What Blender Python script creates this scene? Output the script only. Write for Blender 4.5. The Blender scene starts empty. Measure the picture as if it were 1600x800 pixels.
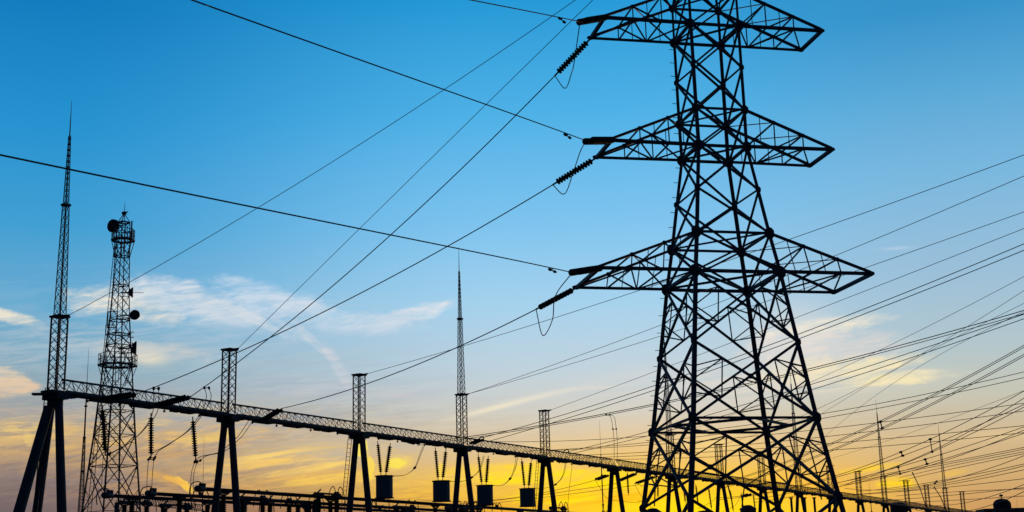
import bpy, bmesh, math, random
from mathutils import Vector, Matrix
random.seed(7)
sc = bpy.context.scene
R = math.radians
V = Vector

# ------------------------------------------------------------------ camera
FPX, PITCH, ROLL = 2089.24, 0.2412, -0.0279
EYE = V((0, 0, 1.6))
_F = V((0, math.cos(PITCH), math.sin(PITCH))); _R0 = V((1, 0, 0)); _U0 = V((0, -math.sin(PITCH), math.cos(PITCH)))
_R = _R0 * math.cos(ROLL) + _U0 * math.sin(ROLL); _U = -_R0 * math.sin(ROLL) + _U0 * math.cos(ROLL)
cd = bpy.data.cameras.new('camera'); cam = bpy.data.objects.new('camera', cd); sc.collection.objects.link(cam)
cd.sensor_width = 36; cd.lens = FPX / 1600 * 36; cd.clip_start = 0.1; cd.clip_end = 8000
m = Matrix((_R, _U, -_F)).transposed().to_4x4(); m.translation = EYE; cam.matrix_world = m
sc.camera = cam
sc.cycles.max_bounces = 3; sc.cycles.diffuse_bounces = 2; sc.cycles.glossy_bounces = 1
sc.view_settings.view_transform = 'Standard'; sc.view_settings.look = 'None'
sc.view_settings.exposure = 0; sc.view_settings.gamma = 1; sc.view_settings.use_curve_mapping = False

def ray(px, py):
    return _F + _R * ((px - 800) / FPX) - _U * ((py - 400) / FPX)
def at(px, py, Y):
    d = ray(px, py); return EYE + d * (Y / d.y)
def azel(px, py):
    d = ray(px, py).normalized(); return math.degrees(math.atan2(d.x, d.y)), math.degrees(math.asin(d.z))

def s2l(c):
    return tuple(((x / 255 / 12.92) if x / 255 <= .04045 else ((x / 255 + .055) / 1.055) ** 2.4) for x in c)

# ------------------------------------------------------------------ sky (world)
SUN_AZ, SUN_EL = azel(1110, 785)
wd = bpy.data.worlds.new('World'); sc.world = wd; wd.use_nodes = True
nt = wd.node_tree; nt.nodes.clear(); NN = nt.nodes; LL = nt.links
def setin(sock, v):
    if hasattr(v, 'is_output') or isinstance(v, bpy.types.NodeSocket): LL.new(v, sock)
    else: sock.default_value = v
def M(op, a, b=None, c=None, clamp=False):
    n = NN.new('ShaderNodeMath'); n.operation = op; n.use_clamp = clamp
    setin(n.inputs[0], a)
    if b is not None: setin(n.inputs[1], b)
    if c is not None: setin(n.inputs[2], c)
    return n.outputs[0]
def maprange(v, a, b, c=0, d=1, smooth=True):
    n = NN.new('ShaderNodeMapRange'); n.interpolation_type = 'SMOOTHSTEP' if smooth else 'LINEAR'
    setin(n.inputs[0], v); n.inputs[1].default_value = a; n.inputs[2].default_value = b
    n.inputs[3].default_value = c; n.inputs[4].default_value = d
    return n.outputs[0]
def mixc(f, a, b):
    n = NN.new('ShaderNodeMix'); n.data_type = 'RGBA'; n.clamp_factor = True
    setin(n.inputs[0], f)
    setin(n.inputs[6], a if not isinstance(a, tuple) else (*a, 1)); setin(n.inputs[7], b if not isinstance(b, tuple) else (*b, 1))
    return n.outputs[2]
tc = NN.new('ShaderNodeTexCoord'); sx = NN.new('ShaderNodeSeparateXYZ'); LL.new(tc.outputs['Generated'], sx.inputs[0])
az = M('MULTIPLY', M('ARCTAN2', sx.outputs[0], sx.outputs[1]), 57.29578)
el = M('MULTIPLY', M('ARCSINE', sx.outputs[2]), 57.29578)
def ramp(stops, ex=70.0):
    n = NN.new('ShaderNodeValToRGB'); cr = n.color_ramp
    E = sorted([(max(0, min(1, e / ex)), c) for e, c in stops])
    cr.elements[0].position = E[0][0]; cr.elements[0].color = (*s2l(E[0][1]), 1)
    cr.elements[1].position = E[-1][0]; cr.elements[1].color = (*s2l(E[-1][1]), 1)
    for p, c in E[1:-1]:
        e = cr.elements.new(p); e.color = (*s2l(c), 1)
    LL.new(M('DIVIDE', el, ex), n.inputs[0]); return n.outputs[0]
ey = lambda x, y: azel(x, y)[1]
rampL = ramp([(0, (96, 82, 84)), (ey(50, 790), (124, 108, 108)), (ey(50, 730), (152, 132, 120)), (ey(50, 680), (172, 154, 134)), (ey(50, 630), (150, 162, 166)), (ey(50, 570), (128, 168, 188)),
              (ey(50, 480), (102, 170, 208)), (ey(50, 350), (62, 158, 210)), (ey(50, 200), (34, 146, 208)), (ey(50, 0), (10, 124, 190)), (45, (12, 64, 120)), (70, (8, 40, 84))])
rampC = ramp([(0, (235, 160, 10)), (ey(800, 795), (236, 176, 40)), (ey(800, 750), (230, 184, 84)), (ey(800, 700), (222, 196, 150)), (ey(800, 645), (206, 205, 196)), (ey(800, 580), (188, 208, 220)),
              (ey(800, 480), (162, 208, 236)), (ey(800, 350), (122, 194, 238)), (ey(800, 180), (74, 176, 230)), (ey(800, 0), (30, 152, 214)), (45, (14, 76, 136)), (70, (8, 44, 90))])
rampR = ramp([(0, (176, 122, 74)), (ey(1550, 795), (196, 148, 96)), (ey(1550, 740), (204, 168, 116)), (ey(1550, 680), (206, 182, 142)), (ey(1550, 610), (194, 196, 182)), (ey(1550, 530), (174, 196, 204)),
              (ey(1550, 420), (152, 190, 216)), (ey(1550, 260), (118, 182, 222)), (ey(1550, 120), (84, 166, 214)), (ey(1550, 0), (50, 146, 202)), (45, (18, 72, 128)), (70, (8, 44, 90))])
rampB = ramp([(0, (24, 28, 36)), (8, (28, 36, 50)), (20, (20, 34, 56)), (45, (10, 28, 56)), (70, (4, 24, 54))])
a50, a800, a1550 = azel(50, 400)[0], azel(800, 400)[0], azel(1500, 400)[0]
col = mixc(maprange(az, a50, a800), rampL, rampC)
col = mixc(maprange(az, azel(980, 400)[0], a1550), col, rampR)

def noise(sxk, syk, detail, rot=0, rough=.55, dist=0.0, off=0.0):
    ca, sa = math.cos(R(rot)), math.sin(R(rot))
    u = M('ADD', M('MULTIPLY', az, ca * sxk), M('MULTIPLY', el, sa * sxk))
    v = M('ADD', M('MULTIPLY', az, -sa * syk), M('MULTIPLY', el, ca * syk))
    c = NN.new('ShaderNodeCombineXYZ'); LL.new(u, c.inputs[0]); LL.new(v, c.inputs[1]); c.inputs[2].default_value = off
    n = NN.new('ShaderNodeTexNoise'); n.inputs['Scale'].default_value = 1; n.inputs['Detail'].default_value = detail
    n.inputs['Roughness'].default_value = rough; n.inputs['Distortion'].default_value = dist
    LL.new(c.outputs[0], n.inputs['Vector']); return n.outputs[0]
wisp = maprange(noise(.36, 2.6, 11, 7, .66, .9, 3.1), .36, .62)
streak = maprange(noise(.26, 3.6, 10, 5, .66, .6, 9.4), .40, .62)
puff = maprange(noise(.55, 1.1, 9, 12, .6, .5, 17.2), .40, .62)
fluff = maprange(noise(1.0, 2.2, 9, 20, .6, .9, 31.2), .40, .62)
edge = M('MULTIPLY', M('SUBTRACT', noise(.7, 1.4, 8, 10, .62, .6, 41.0), .5), 2.4)
edge2 = M('MULTIPLY', M('SUBTRACT', noise(2.2, 3.4, 9, 10, .68, .8, 51.0), .5), 3.0)
NZ = {'a': maprange(noise(.5, 3.2, 11, 8, .68, 1.1, 61.0), .42, .60), 'b': maprange(noise(.8, 5.2, 10, 5, .66, .8, 73.0), .44, .60), 'w': wisp, 's': streak, 'p': puff, 'f': fluff, 'n': None}
def cloud(base, px, py, rx, ry, ang, rgb, k, kind='w', soft=1.0):
    a0, e0 = azel(px, py); dg = 0.0274
    ca, sa = math.cos(R(ang - 1.6)), math.sin(R(ang - 1.6))
    dx = M('SUBTRACT', az, a0); dy = M('SUBTRACT', el, e0)
    u = M('ADD', M('MULTIPLY', dx, ca / (rx * dg)), M('MULTIPLY', dy, sa / (rx * dg)))
    v = M('ADD', M('MULTIPLY', dx, -sa / (ry * dg)), M('MULTIPLY', dy, ca / (ry * dg)))
    r2 = M('ADD', M('MULTIPLY', u, u), M('MULTIPLY', v, v))
    if kind == 'n':
        g = M('POWER', 2.71828, M('MULTIPLY', r2, -1.0))
        f = M('MULTIPLY', g, k)
    elif kind == 'f':   # torn, well-edged cloud
        rr = M('ADD', r2, M('MULTIPLY', edge, 1.1))
        f = M('MULTIPLY', maprange(rr, 1.5, 0.35), k)
    elif kind == 'e':   # fibrous cloud with ragged edge
        rr = M('ADD', r2, M('MULTIPLY', edge, 1.5))
        f = M('MULTIPLY', maprange(rr, 1.7, 0.1), M('MULTIPLY', M('MULTIPLY', M('MULTIPLY_ADD', wisp, .62, .45), M('MULTIPLY_ADD', NZ['a'], .45, .62)), k), clamp=True)
    elif kind == 'g':   # small crisp torn cloud
        rr = M('ADD', r2, M('MULTIPLY', edge2, 1.2))
        f = M('MULTIPLY', maprange(rr, 1.5, 0.5), k)
    else:
        g = M('POWER', 2.71828, M('MULTIPLY', r2, -1.0))
        f = M('MULTIPLY', M('MULTIPLY', g, NZ[kind]), k)
    return mixc(f, base, s2l(rgb))
for c in [
    # broad glow and murk low on the horizon
    (1090, 805, 240, 72, 0, (255, 200, 40), .8, 'n'), (1080, 730, 300, 60, 0, (250, 200, 110), .15, 'n'),
    (20, 805, 260, 70, 0, (106, 92, 98), .7, 'n'), (500, 808, 230, 34, 0, (150, 106, 84), .8, 'n'),
    (430, 786, 240, 14, -2, (142, 104, 100), .75, 's'), (300, 650, 330, 55, 0, (146, 158, 172), .75, 's'),
    (150, 735, 260, 40, 0, (140, 122, 120), .8, 's'), (700, 690, 160, 30, 0, (206, 190, 164), .5, 's'),
    # high white wisps on the left
    (380, 540, 300, 70, -4, (176, 196, 210), .45, 'w'), (172, 465, 62, 24, 8, (240, 232, 214), 1.0, 'e'), (225, 484, 60, 18, -6, (238, 230, 212), .8, 'e'), (300, 470, 110, 26, -10, (214, 222, 230), 1.0, 'e'),
    (345, 486, 60, 16, -16, (222, 224, 226), .8, 'e'), (430, 468, 90, 22, -12, (208, 222, 236), .95, 'e'), (470, 478, 60, 10, -8, (222, 228, 234), .8, 'e'),
    (560, 505, 100, 16, -2, (210, 222, 232), 1.0, 'e'), (640, 493, 70, 12, 14, (216, 224, 232), 1.0, 'e'), (682, 486, 18, 8, 30, (226, 230, 234), .8, 'e'),
    (470, 500, 240, 34, -3, (170, 200, 224), .7, 'w'),
    (14, 494, 56, 9, -12, (236, 228, 208), 1.0, 'e'), (60, 545, 120, 22, -6, (150, 184, 204), .7, 'w'), (20, 560, 60, 14, -8, (180, 190, 194), .7, 'w'),
    (228, 556, 30, 12, -4, (254, 236, 194), .9, 'n'), (160, 540, 130, 22, -5, (180, 196, 206), .8, 'w'), (235, 548, 90, 16, -3, (206, 206, 200), .7, 'e'),
    (0, 588, 44, 20, -22, (240, 212, 176), 1.0, 'e'), (10, 606, 44, 14, 4, (226, 196, 164), .9, 'e'), (10, 640, 130, 20, 0, (164, 160, 160), .8, 's'),
    (492, 535, 50, 7, -40, (212, 216, 224), .8, 'e'), (528, 572, 46, 9, -58, (208, 210, 218), .6, 'e'), (455, 515, 40, 6, -30, (206, 216, 226), .6, 'e'), (400, 500, 60, 7, -24, (212, 220, 228), .7, 'e'), (480, 610, 130, 16, -4, (196, 198, 206), .6, 'w'),
    (400, 600, 220, 40, 4, (166, 184, 198), .7, 's'), (610, 615, 60, 8, -8, (204, 198, 202), .5, 'w'),
    # lit low clouds
    (210, 688, 300, 34, 3, (232, 188, 116), .95, 'a'), (160, 690, 200, 22, 6, (240, 196, 110), .7, 'b'), (230, 715, 360, 50, 4, (136, 128, 132), .65, 'b'), (180, 640, 260, 24, 2, (196, 184, 168), .6, 'b'),
    (450, 722, 150, 26, 7, (246, 206, 116), .85, 'b'), (520, 700, 160, 26, 5, (176, 176, 172), .6, 'a'), (350, 752, 200, 22, 4, (214, 164, 100), .7, 'a'), (760, 752, 200, 30, 3, (250, 206, 80), .6, 'b'),
    (50, 676, 110, 16, 2, (222, 184, 120), .95, 's'), (30, 672, 70, 16, 6, (236, 202, 124), .75, 'b'), (44, 686, 6, 11, 22, (244, 210, 122), .35, 'g'), (160, 712, 180, 18, 2, (196, 156, 108), .9, 's'),
    (250, 660, 22, 5, 0, (226, 200, 140), .6, 'e'), (330, 682, 46, 7, 8, (240, 204, 112), .9, 'e'), (260, 700, 120, 14, 8, (206, 166, 112), .85, 's'), (290, 722, 100, 10, 6, (204, 160, 104), .8, 's'),
    (262, 748, 34, 8, -16, (214, 164, 86), .8, 'e'), (288, 757, 17, 5, -42, (252, 200, 78), .95, 'g'), (272, 750, 16, 4, -16, (236, 180, 84), .8, 'g'),
    (420, 712, 90, 8, 10, (248, 210, 118), .95, 's'), (400, 726, 90, 7, 9, (248, 202, 104), .9, 'e'), (450, 752, 140, 12, 7, (236, 184, 92), .9, 's'), (480, 733, 80, 5, 10, (252, 212, 110), .8, 'e'),
    (525, 748, 80, 8, 6, (250, 204, 90), .85, 'e'), (325, 640, 60, 10, 3, (206, 192, 166), .7, 'w'),
    (564, 700, 9, 13, 0, (255, 232, 96), .9, 'g'), (576, 730, 8, 20, 4, (254, 220, 80), .8, 'g'), (618, 724, 30, 12, 8, (252, 216, 90), .6, 'e'), (620, 724, 15, 7, 8, (255, 236, 74), .7, 'g'), (690, 742, 6, 18, 4, (252, 216, 80), .8, 'g'), (640, 755, 60, 5, 4, (248, 200, 84), .8, 'e'),
    (640, 775, 150, 10, 3, (244, 190, 70), .9, 's'),
    (790, 732, 90, 9, 3, (255, 216, 40), 1.0, 'e'), (830, 746, 110, 10, 3, (255, 226, 0), 1.0, 'e'), (870, 776, 70, 10, 2, (255, 230, 0), 1.0, 'e'), (905, 758, 90, 8, 6, (255, 220, 0), .95, 'e'), (740, 742, 70, 9, 3, (250, 206, 90), .8, 's'),
    (830, 790, 120, 10, 2, (246, 170, 20), .7, 's'),
    (1080, 800, 180, 44, 0, (255, 222, 0), 1.0, 'n'), (960, 775, 130, 12, 2, (255, 176, 0), .75, 's'), (960, 752, 60, 14, 0, (255, 222, 0), .9, 'e'),
    (1250, 765, 120, 24, 0, (250, 180, 50), .5, 'n'), (1120, 692, 60, 16, 0, (250, 214, 120), .4, 'n'),
    # right-hand bands
    (1290, 508, 85, 12, 5, (250, 236, 206), .95, 'e'), (1290, 545, 130, 22, 2, (222, 214, 208), .8, 'e'), (1240, 525, 60, 50, 0, (234, 226, 216), .5, 'n'), (1250, 580, 90, 20, 6, (240, 226, 190), .8, 'e'),
    (1400, 592, 80, 9, 2, (254, 236, 180), 1.0, 'e'), (1340, 575, 90, 12, 8, (248, 232, 186), .9, 'e'), (1320, 602, 110, 12, 2, (236, 222, 194), .8, 's'), (1440, 580, 26, 3, 0, (246, 230, 190), .7, 'n'), (1120, 600, 160, 30, 2, (226, 216, 206), .6, 's'),
    (1400, 756, 30, 9, 4, (255, 212, 0), 1.0, 'e'), (1352, 732, 42, 6, 6, (252, 208, 50), .95, 'e'), (1490, 738, 20, 4, 8, (240, 192, 70), .8, 'e'),
    (1560, 680, 60, 8, 2, (224, 196, 146), .6, 'n'), (1440, 640, 200, 26, 3, (196, 180, 160), .35, 's'),
    (770, 638, 60, 4, 14, (242, 230, 200), .75, 'n'), (845, 619, 60, 4, 12, (234, 226, 206), .55, 'n'), (930, 606, 60, 3, 4, (230, 222, 206), .35, 'n'),
    (1400, 388, 22, 2.5, 0, (196, 214, 232), .45, 'n'),
]:
    col = cloud(col, *c)
# away from the sunset the dusk sky falls off
sd = (math.sin(R(SUN_AZ)), math.cos(R(SUN_AZ)))
dotn = M('ADD', M('MULTIPLY', sx.outputs[0], sd[0]), M('MULTIPLY', sx.outputs[1], sd[1]))
col = mixc(maprange(dotn, .80, .30), col, rampB)
sky = NN.new('ShaderNodeTexSky'); sky.sky_type = 'NISHITA'; sky.sun_disc = False
sky.sun_elevation = R(max(SUN_EL, 2)); sky.sun_rotation = R(SUN_AZ)
bg1 = NN.new('ShaderNodeBackground'); LL.new(col, bg1.inputs[0]); bg1.inputs[1].default_value = 1.0
bg2 = NN.new('ShaderNodeBackground'); LL.new(sky.outputs[0], bg2.inputs[0]); bg2.inputs[1].default_value = 0.002
ad = NN.new('ShaderNodeAddShader'); LL.new(bg1.outputs[0], ad.inputs[0]); LL.new(bg2.outputs[0], ad.inputs[1])
wo = NN.new('ShaderNodeOutputWorld'); LL.new(ad.outputs[0], wo.inputs[0])
wd.cycles.sampling_method = 'MANUAL'; wd.cycles.sample_map_resolution = 256

sl = bpy.data.lights.new('sun', 'SUN'); sl.energy = 0.4; sl.angle = R(1.5); sl.color = (1, .62, .28)
so = bpy.data.objects.new('sun', sl); sc.collection.objects.link(so)
_sd = V((math.sin(R(SUN_AZ)) * math.cos(R(SUN_EL)), math.cos(R(SUN_AZ)) * math.cos(R(SUN_EL)), math.sin(R(SUN_EL))))
so.rotation_euler = _sd.to_track_quat('Z', 'Y').to_euler(); so.location = (0, 0, 60)

# ------------------------------------------------------------------ materials
def mat(name, c, rough=.6, metal=0.0, var=.25, scale=3.0, bump=0.0):
    mt = bpy.data.materials.new(name); mt.use_nodes = True; t = mt.node_tree; b = t.nodes['Principled BSDF']
    tx = t.nodes.new('ShaderNodeTexCoord'); n = t.nodes.new('ShaderNodeTexNoise'); n.inputs['Scale'].default_value = scale; n.inputs['Detail'].default_value = 6
    t.links.new(tx.outputs['Object'], n.inputs['Vector'])
    r = t.nodes.new('ShaderNodeValToRGB'); r.color_ramp.elements[0].position = .3; r.color_ramp.elements[1].position = .7
    r.color_ramp.elements[0].color = (*[x * (1 - var) for x in c], 1); r.color_ramp.elements[1].color = (*[x * (1 + var) for x in c], 1)
    t.links.new(n.outputs[0], r.inputs[0]); t.links.new(r.outputs[0], b.inputs['Base Color'])
    b.inputs['Roughness'].default_value = rough; b.inputs['Metallic'].default_value = metal
    if bump:
        bp = t.nodes.new('ShaderNodeBump'); bp.inputs['Strength'].default_value = bump; t.links.new(n.outputs[0], bp.inputs['Height']); t.links.new(bp.outputs[0], b.inputs['Normal'])
    return mt
STEEL = mat('weathered_galvanised_steel', (.10, .13, .17), .65, .2)
DARKS = mat('dark_painted_steel', (.05, .065, .085), .7)
CONC = mat('spun_concrete', (.10, .11, .125), .9, 0, .2, 1.2, .2)
PORC = mat('brown_glazed_porcelain', (.05, .04, .038), .75, 0, .15)
ALU = mat('weathered_aluminium', (.09, .10, .11), .6, .2)
WIRE = mat('stranded_aluminium_wire', (.07, .08, .09), .7, 0, .1)
TRAP = mat('blue_grey_painted_drum', (.08, .22, .29), .5, 0, .12, 4)
GRAVEL = mat('gravel', (.12, .115, .10), .95, 0, .5, 3, .5)
WALLM = mat('rendered_wall', (.22, .2, .18), .9, 0, .2, .4)
ROOFM = mat('slate_roof', (.06, .06, .07), .8, 0, .3, 1)
GLASS = mat('dark_window_glass', (.03, .04, .05), .15, 0, .1)

# ------------------------------------------------------------------ mesh helpers
class MB:
    def __init__(s): s.v = []; s.f = []
    def frame(s, a, b):
        d = (b - a).normalized(); h = V((0, 0, 1)) if abs(d.z) < .95 else V((1, 0, 0))
        x = d.cross(h).normalized(); return d, x, x.cross(d).normalized()
    def bar(s, a, b, w, h=None):
        if (b - a).length < 1e-4: return
        h = w if h is None else h; d, x, y = s.frame(a, b); i = len(s.v)
        for p in (a, b):
            for sx_, sy_ in ((-1, -1), (1, -1), (1, 1), (-1, 1)): s.v.append(p + x * (sx_ * w / 2) + y * (sy_ * h / 2))
        s.f += [(i, i+1, i+5, i+4), (i+1, i+2, i+6, i+5), (i+2, i+3, i+7, i+6), (i+3, i, i+4, i+7), (i+3, i+2, i+1, i), (i+4, i+5, i+6, i+7)]
    def angle(s, a, b, w, out):   # L-section steel, corner towards 'out'
        d = (b - a).normalized(); o = (out - d * out.dot(d)).normalized(); q = d.cross(o)
        p1 = (-o + q).normalized(); p2 = (-o - q).normalized(); t = max(w * .14, .014)
        for p, n in ((p1, p2), (p2, p1)):
            i = len(s.v)
            for e in (a, b):
                c = e + o * (w * .35)
                for uu, vv in ((0, 0), (w, 0), (w, t), (0, t)): s.v.append(c + p * uu + n * vv)
            s.f += [(i, i+1, i+5, i+4), (i+1, i+2, i+6, i+5), (i+2, i+3, i+7, i+6), (i+3, i, i+4, i+7), (i+3, i+2, i+1, i), (i+4, i+5, i+6, i+7)]
    def tube(s, pts, r, n=6, r2=None):
        pts = [p for k, p in enumerate(pts) if k == 0 or (p - pts[k-1]).length > 1e-5]
        i0 = len(s.v); m_ = len(pts); px_ = None
        for k, p in enumerate(pts):
            d = (pts[min(k+1, m_-1)] - pts[max(k-1, 0)]).normalized()
            if px_ is None:
                h = V((0, 0, 1)) if abs(d.z) < .95 else V((1, 0, 0)); x = d.cross(h).normalized()
            else:
                x = (px_ - d * px_.dot(d)).normalized()
            px_ = x; y = d.cross(x); rr = r if r2 is None else r + (r2 - r) * k / (m_ - 1)
            for j in range(n):
                t = 2 * math.pi * j / n; s.v.append(p + x * (rr * math.cos(t)) + y * (rr * math.sin(t)))
        for k in range(m_ - 1):
            for j in range(n):
                a = i0 + k*n + j; b = i0 + k*n + (j+1) % n; s.f.append((a, b, b+n, a+n))
        s.f.append(tuple(i0 + j for j in reversed(range(n)))); s.f.append(tuple(i0 + (m_-1)*n + j for j in range(n)))
    def lathe(s, a, b, prof, n=12):   # prof: (t along a->b in metres, radius)
        d, x, y = s.frame(a, b); i0 = len(s.v)
        for t, rr in prof:
            for j in range(n):
                q = 2 * math.pi * j / n; s.v.append(a + d * t + x * (rr * math.cos(q)) + y * (rr * math.sin(q)))
        for k in range(len(prof) - 1):
            for j in range(n):
                p = i0 + k*n + j; q = i0 + k*n + (j+1) % n; s.f.append((p, q, q+n, p+n))
        s.f.append(tuple(i0 + j for j in reversed(range(n)))); s.f.append(tuple(i0 + (len(prof)-1)*n + j for j in range(n)))
    def box(s, c, sz, ax=None):
        X, Y, Z = ax or (V((1, 0, 0)), V((0, 1, 0)), V((0, 0, 1))); i = len(s.v)
        for z in (-1, 1):
            for q, w in ((-1, -1), (1, -1), (1, 1), (-1, 1)): s.v.append(c + X*(q*sz[0]/2) + Y*(w*sz[1]/2) + Z*(z*sz[2]/2))
        s.f += [(i, i+1, i+5, i+4), (i+1, i+2, i+6, i+5), (i+2, i+3, i+7, i+6), (i+3, i, i+4, i+7), (i+3, i+2, i+1, i), (i+4, i+5, i+6, i+7)]
    def plate(s, c, n_, up, w, h, t=.02):   # irregular gusset: octagon
        n_ = n_.normalized(); u = (up - n_ * up.dot(n_)).normalized(); x = u.cross(n_); i = len(s.v)
        P = [(-.5, -.25), (-.25, -.5), (.25, -.5), (.5, -.25), (.5, .25), (.25, .5), (-.25, .5), (-.5, .25)]
        for q in (-t/2, t/2):
            for a, b in P: s.v.append(c + x*(a*w) + u*(b*h) + n_*q)
        s.f.append(tuple(i + j for j in reversed(range(8)))); s.f.append(tuple(i + 8 + j for j in range(8)))
        for j in range(8): s.f.append((i+j, i+(j+1) % 8, i+8+(j+1) % 8, i+8+j))
    def build(s, name, mt, parent=None, smooth=False):
        me = bpy.data.meshes.new(name); base = V((0, 0, 0))
        if parent is not None: base = parent['_o'] if False else ORI[parent.name]
        elif s.v:
            zmin = min(p.z for p in s.v); cx = sum(p.x for p in s.v)/len(s.v); cy = sum(p.y for p in s.v)/len(s.v); base = V((cx, cy, zmin))
        me.from_pydata([p - base for p in s.v], [], s.f); me.update(); me.materials.append(mt)
        if smooth:
            for p in me.polygons: p.use_smooth = True
        o = bpy.data.objects.new(name, me); sc.collection.objects.link(o)
        if parent is not None: o.parent = parent
        else: o.location = base
        ORI[o.name] = base
        return o
ORI = {}
def tag(o, label=None, cat=None, group=None, kind=None):
    if label and len(label.split()) > 16: print('LONG', label)
    if label: o['label'] = label
    if cat: o['category'] = cat
    if group: o['group'] = group
    if kind or cat: o['kind'] = kind or 'thing'
    return o
def thing(name, loc, label, cat, group=None):
    o = bpy.data.objects.new(name, None); sc.collection.objects.link(o); o.location = loc; o.empty_display_size = .3
    ORI[o.name] = V(loc); return tag(o, label, cat, group)
def copy_tree(o, parent=None):
    c = o.copy(); sc.collection.objects.link(c)
    if parent is not None: c.parent = parent
    for ch in list(o.children): copy_tree(ch, c)
    return c
def spline(P, n=8):
    out = []
    for i in range(len(P) - 1):
        p0 = P[i-1] if i else P[0]*2 - P[1]; p1 = P[i]; p2 = P[i+1]; p3 = P[i+2] if i+2 < len(P) else P[-1]*2 - P[-2]
        for k in range(n):
            t = k / n; out.append(.5 * ((2*p1) + (-p0 + p2)*t + (2*p0 - 5*p1 + 4*p2 - p3)*t*t + (-p0 + 3*p1 - 3*p2 + p3)*t**3))
    out.append(P[-1]); return out

# sagging span: straight in plan from A to B, height a quadratic through the sighted points
class Span:
    def __init__(s, A, B, px=()):
        s.A, s.B = A, B; h = V((B.x - A.x, B.y - A.y, 0)); s.L = h.length; s.d = h / s.L
        num = den = 0
        for u, v in px:
            q, z = s.hit(u, v)
            lin = A.z + (B.z - A.z) * q / s.L; w = q * (q - s.L)
            num += (z - lin) * w; den += w * w
        s.c = num / den if den else 0.0
    def hit(s, u, v):
        d = ray(u, v); n_ = V((-s.d.y, s.d.x, 0)); t = (s.A - EYE).dot(n_) / d.dot(n_)
        p = EYE + d * t; return (p - s.A).dot(s.d), p.z
    def P(s, q):
        z = s.A.z + (s.B.z - s.A.z) * q / s.L + s.c * q * (q - s.L)
        return V((s.A.x, s.A.y, 0)) + s.d * q + V((0, 0, z))
    def pts(s, a=0, b=None, n=28):
        b = s.L if b is None else b
        return [s.P(a + (b - a) * i / n) for i in range(n + 1)]

# ------------------------------------------------------------------ ground
g = MB(); g.v = [V((-4000, -1500, 0)), V((4000, -1500, 0)), V((4000, 6000, 0)), V((-4000, 6000, 0))]; g.f = [(0, 1, 2, 3)]
tag(g.build('ground', GRAVEL), kind='structure')

# ------------------------------------------------------------------ insulators
def disc_prof(L, n, r):
    prof = [(0, .03)]; p = L / n; c_ = r * (.5 if r < .24 else .4)
    for i in range(n):
        z = i * p
        prof += [(z + p*.06, c_), (z + p*.28, c_), (z + p*.38, r), (z + p*.68, r), (z + p*.76, c_), (z + p*.97, c_)]
    prof.append((L, .03)); return prof
def string(A, B, label, group=None, double=False, r=.15, cat='insulator', pitch=.155, ring=False, name='insulator_string', gap=.24):
    """porcelain disc string from A (fixed) to B (live)"""
    t = thing(name, A, label, cat, group); L = (B - A).length; d = (B - A) / L
    f = min(.35, L * .1); side = d.cross(V((0, 0, 1)))
    side = side.normalized() if side.length > .05 else V((1, 0, 0))
    offs = (-gap, gap) if double else (0,)
    for o in offs:
        m_ = MB(); a = A + d * f + side * o; b = B - d * f + side * o; l = (b - a).length; n = max(4, round(l / pitch))
        m_.lathe(a, b, disc_prof(l, n, r), 10); m_.build('disc_stack', PORC, t, True)
    for p, q in ((A, A + d * f), (B, B - d * f)):
        m_ = MB(); m_.bar(p, q, .07)
        if double: m_.bar(q - side * (gap + .06), q + side * (gap + .06), .1, .05)
        m_.build('yoke_plate' if double else 'end_fitting', DARKS, t)
    if ring:
        m_ = MB(); k = MB().frame(A, B); m_.tube([B - d*.45 + k[1]*(.26*math.cos(x*math.pi/6)) + k[2]*(.26*math.sin(x*math.pi/6)) for x in range(13)], .025); m_.build('grading_ring', ALU, t)
    return t

# ================================================================== PYLON
TX, TY, YA = 10.9032, 68.0, 0.212
e1 = V((math.cos(YA), math.sin(YA), 0)); e2 = V((-math.sin(YA), math.cos(YA), 0)); T0 = V((TX, TY, 0)); UP = V((0, 0, 1))
LV = [(36.2, .55), (34.6, 1.0), (32.5, 1.36), (30.44, 1.366), (28.09, 1.366), (25.68, 1.366), (23.62, 1.345), (21.20, 1.665), (18.78, 1.975), (16.66, 2.285), (12.99, 2.73), (9.16, 3.20), (5.28, 3.76), (0.0, 4.52)]
def nd(i, sx_, sy_): z, w = LV[i]; return T0 + e1*(sx_*w) + e2*(sy_*w) + UP*z
FACES = [((-1, -1), (1, -1)), ((1, -1), (1, 1)), ((1, 1), (-1, 1)), ((-1, 1), (-1, -1))]
pyl = thing('transmission_tower', T0, 'tall steel lattice transmission tower with three pairs of wide crossarms', 'transmission tower')
for sx_, sy_ in ((-1, -1), (1, -1), (1, 1), (-1, 1)):
    m_ = MB(); out = e1*sx_ + e2*sy_
    for i in range(len(LV) - 1):
        w = (.10, .13, .15, .19, .20, .21, .22, .24, .25, .27, .29, .31, .33)[i]
        a, b = nd(i, sx_, sy_), nd(i+1, sx_, sy_)
        w *= .86 if i < 6 else .78; m_.angle(a, b, w*.9, out)
        m_.bar(a, b, w*.66)
        if i >= 1:
            s_ = (.28, .40, .48, .28, .42, .50, .30, .52, .54, .32, .44, .36)[i-1]
            m_.plate(a, e2, UP, s_, s_*1.15); m_.plate(a, e1, UP, s_, s_*1.15)
    m_.box(nd(-1, sx_, sy_) + UP*.15, (.9, .9, .5)); m_.build('leg', STEEL, pyl)
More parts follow.
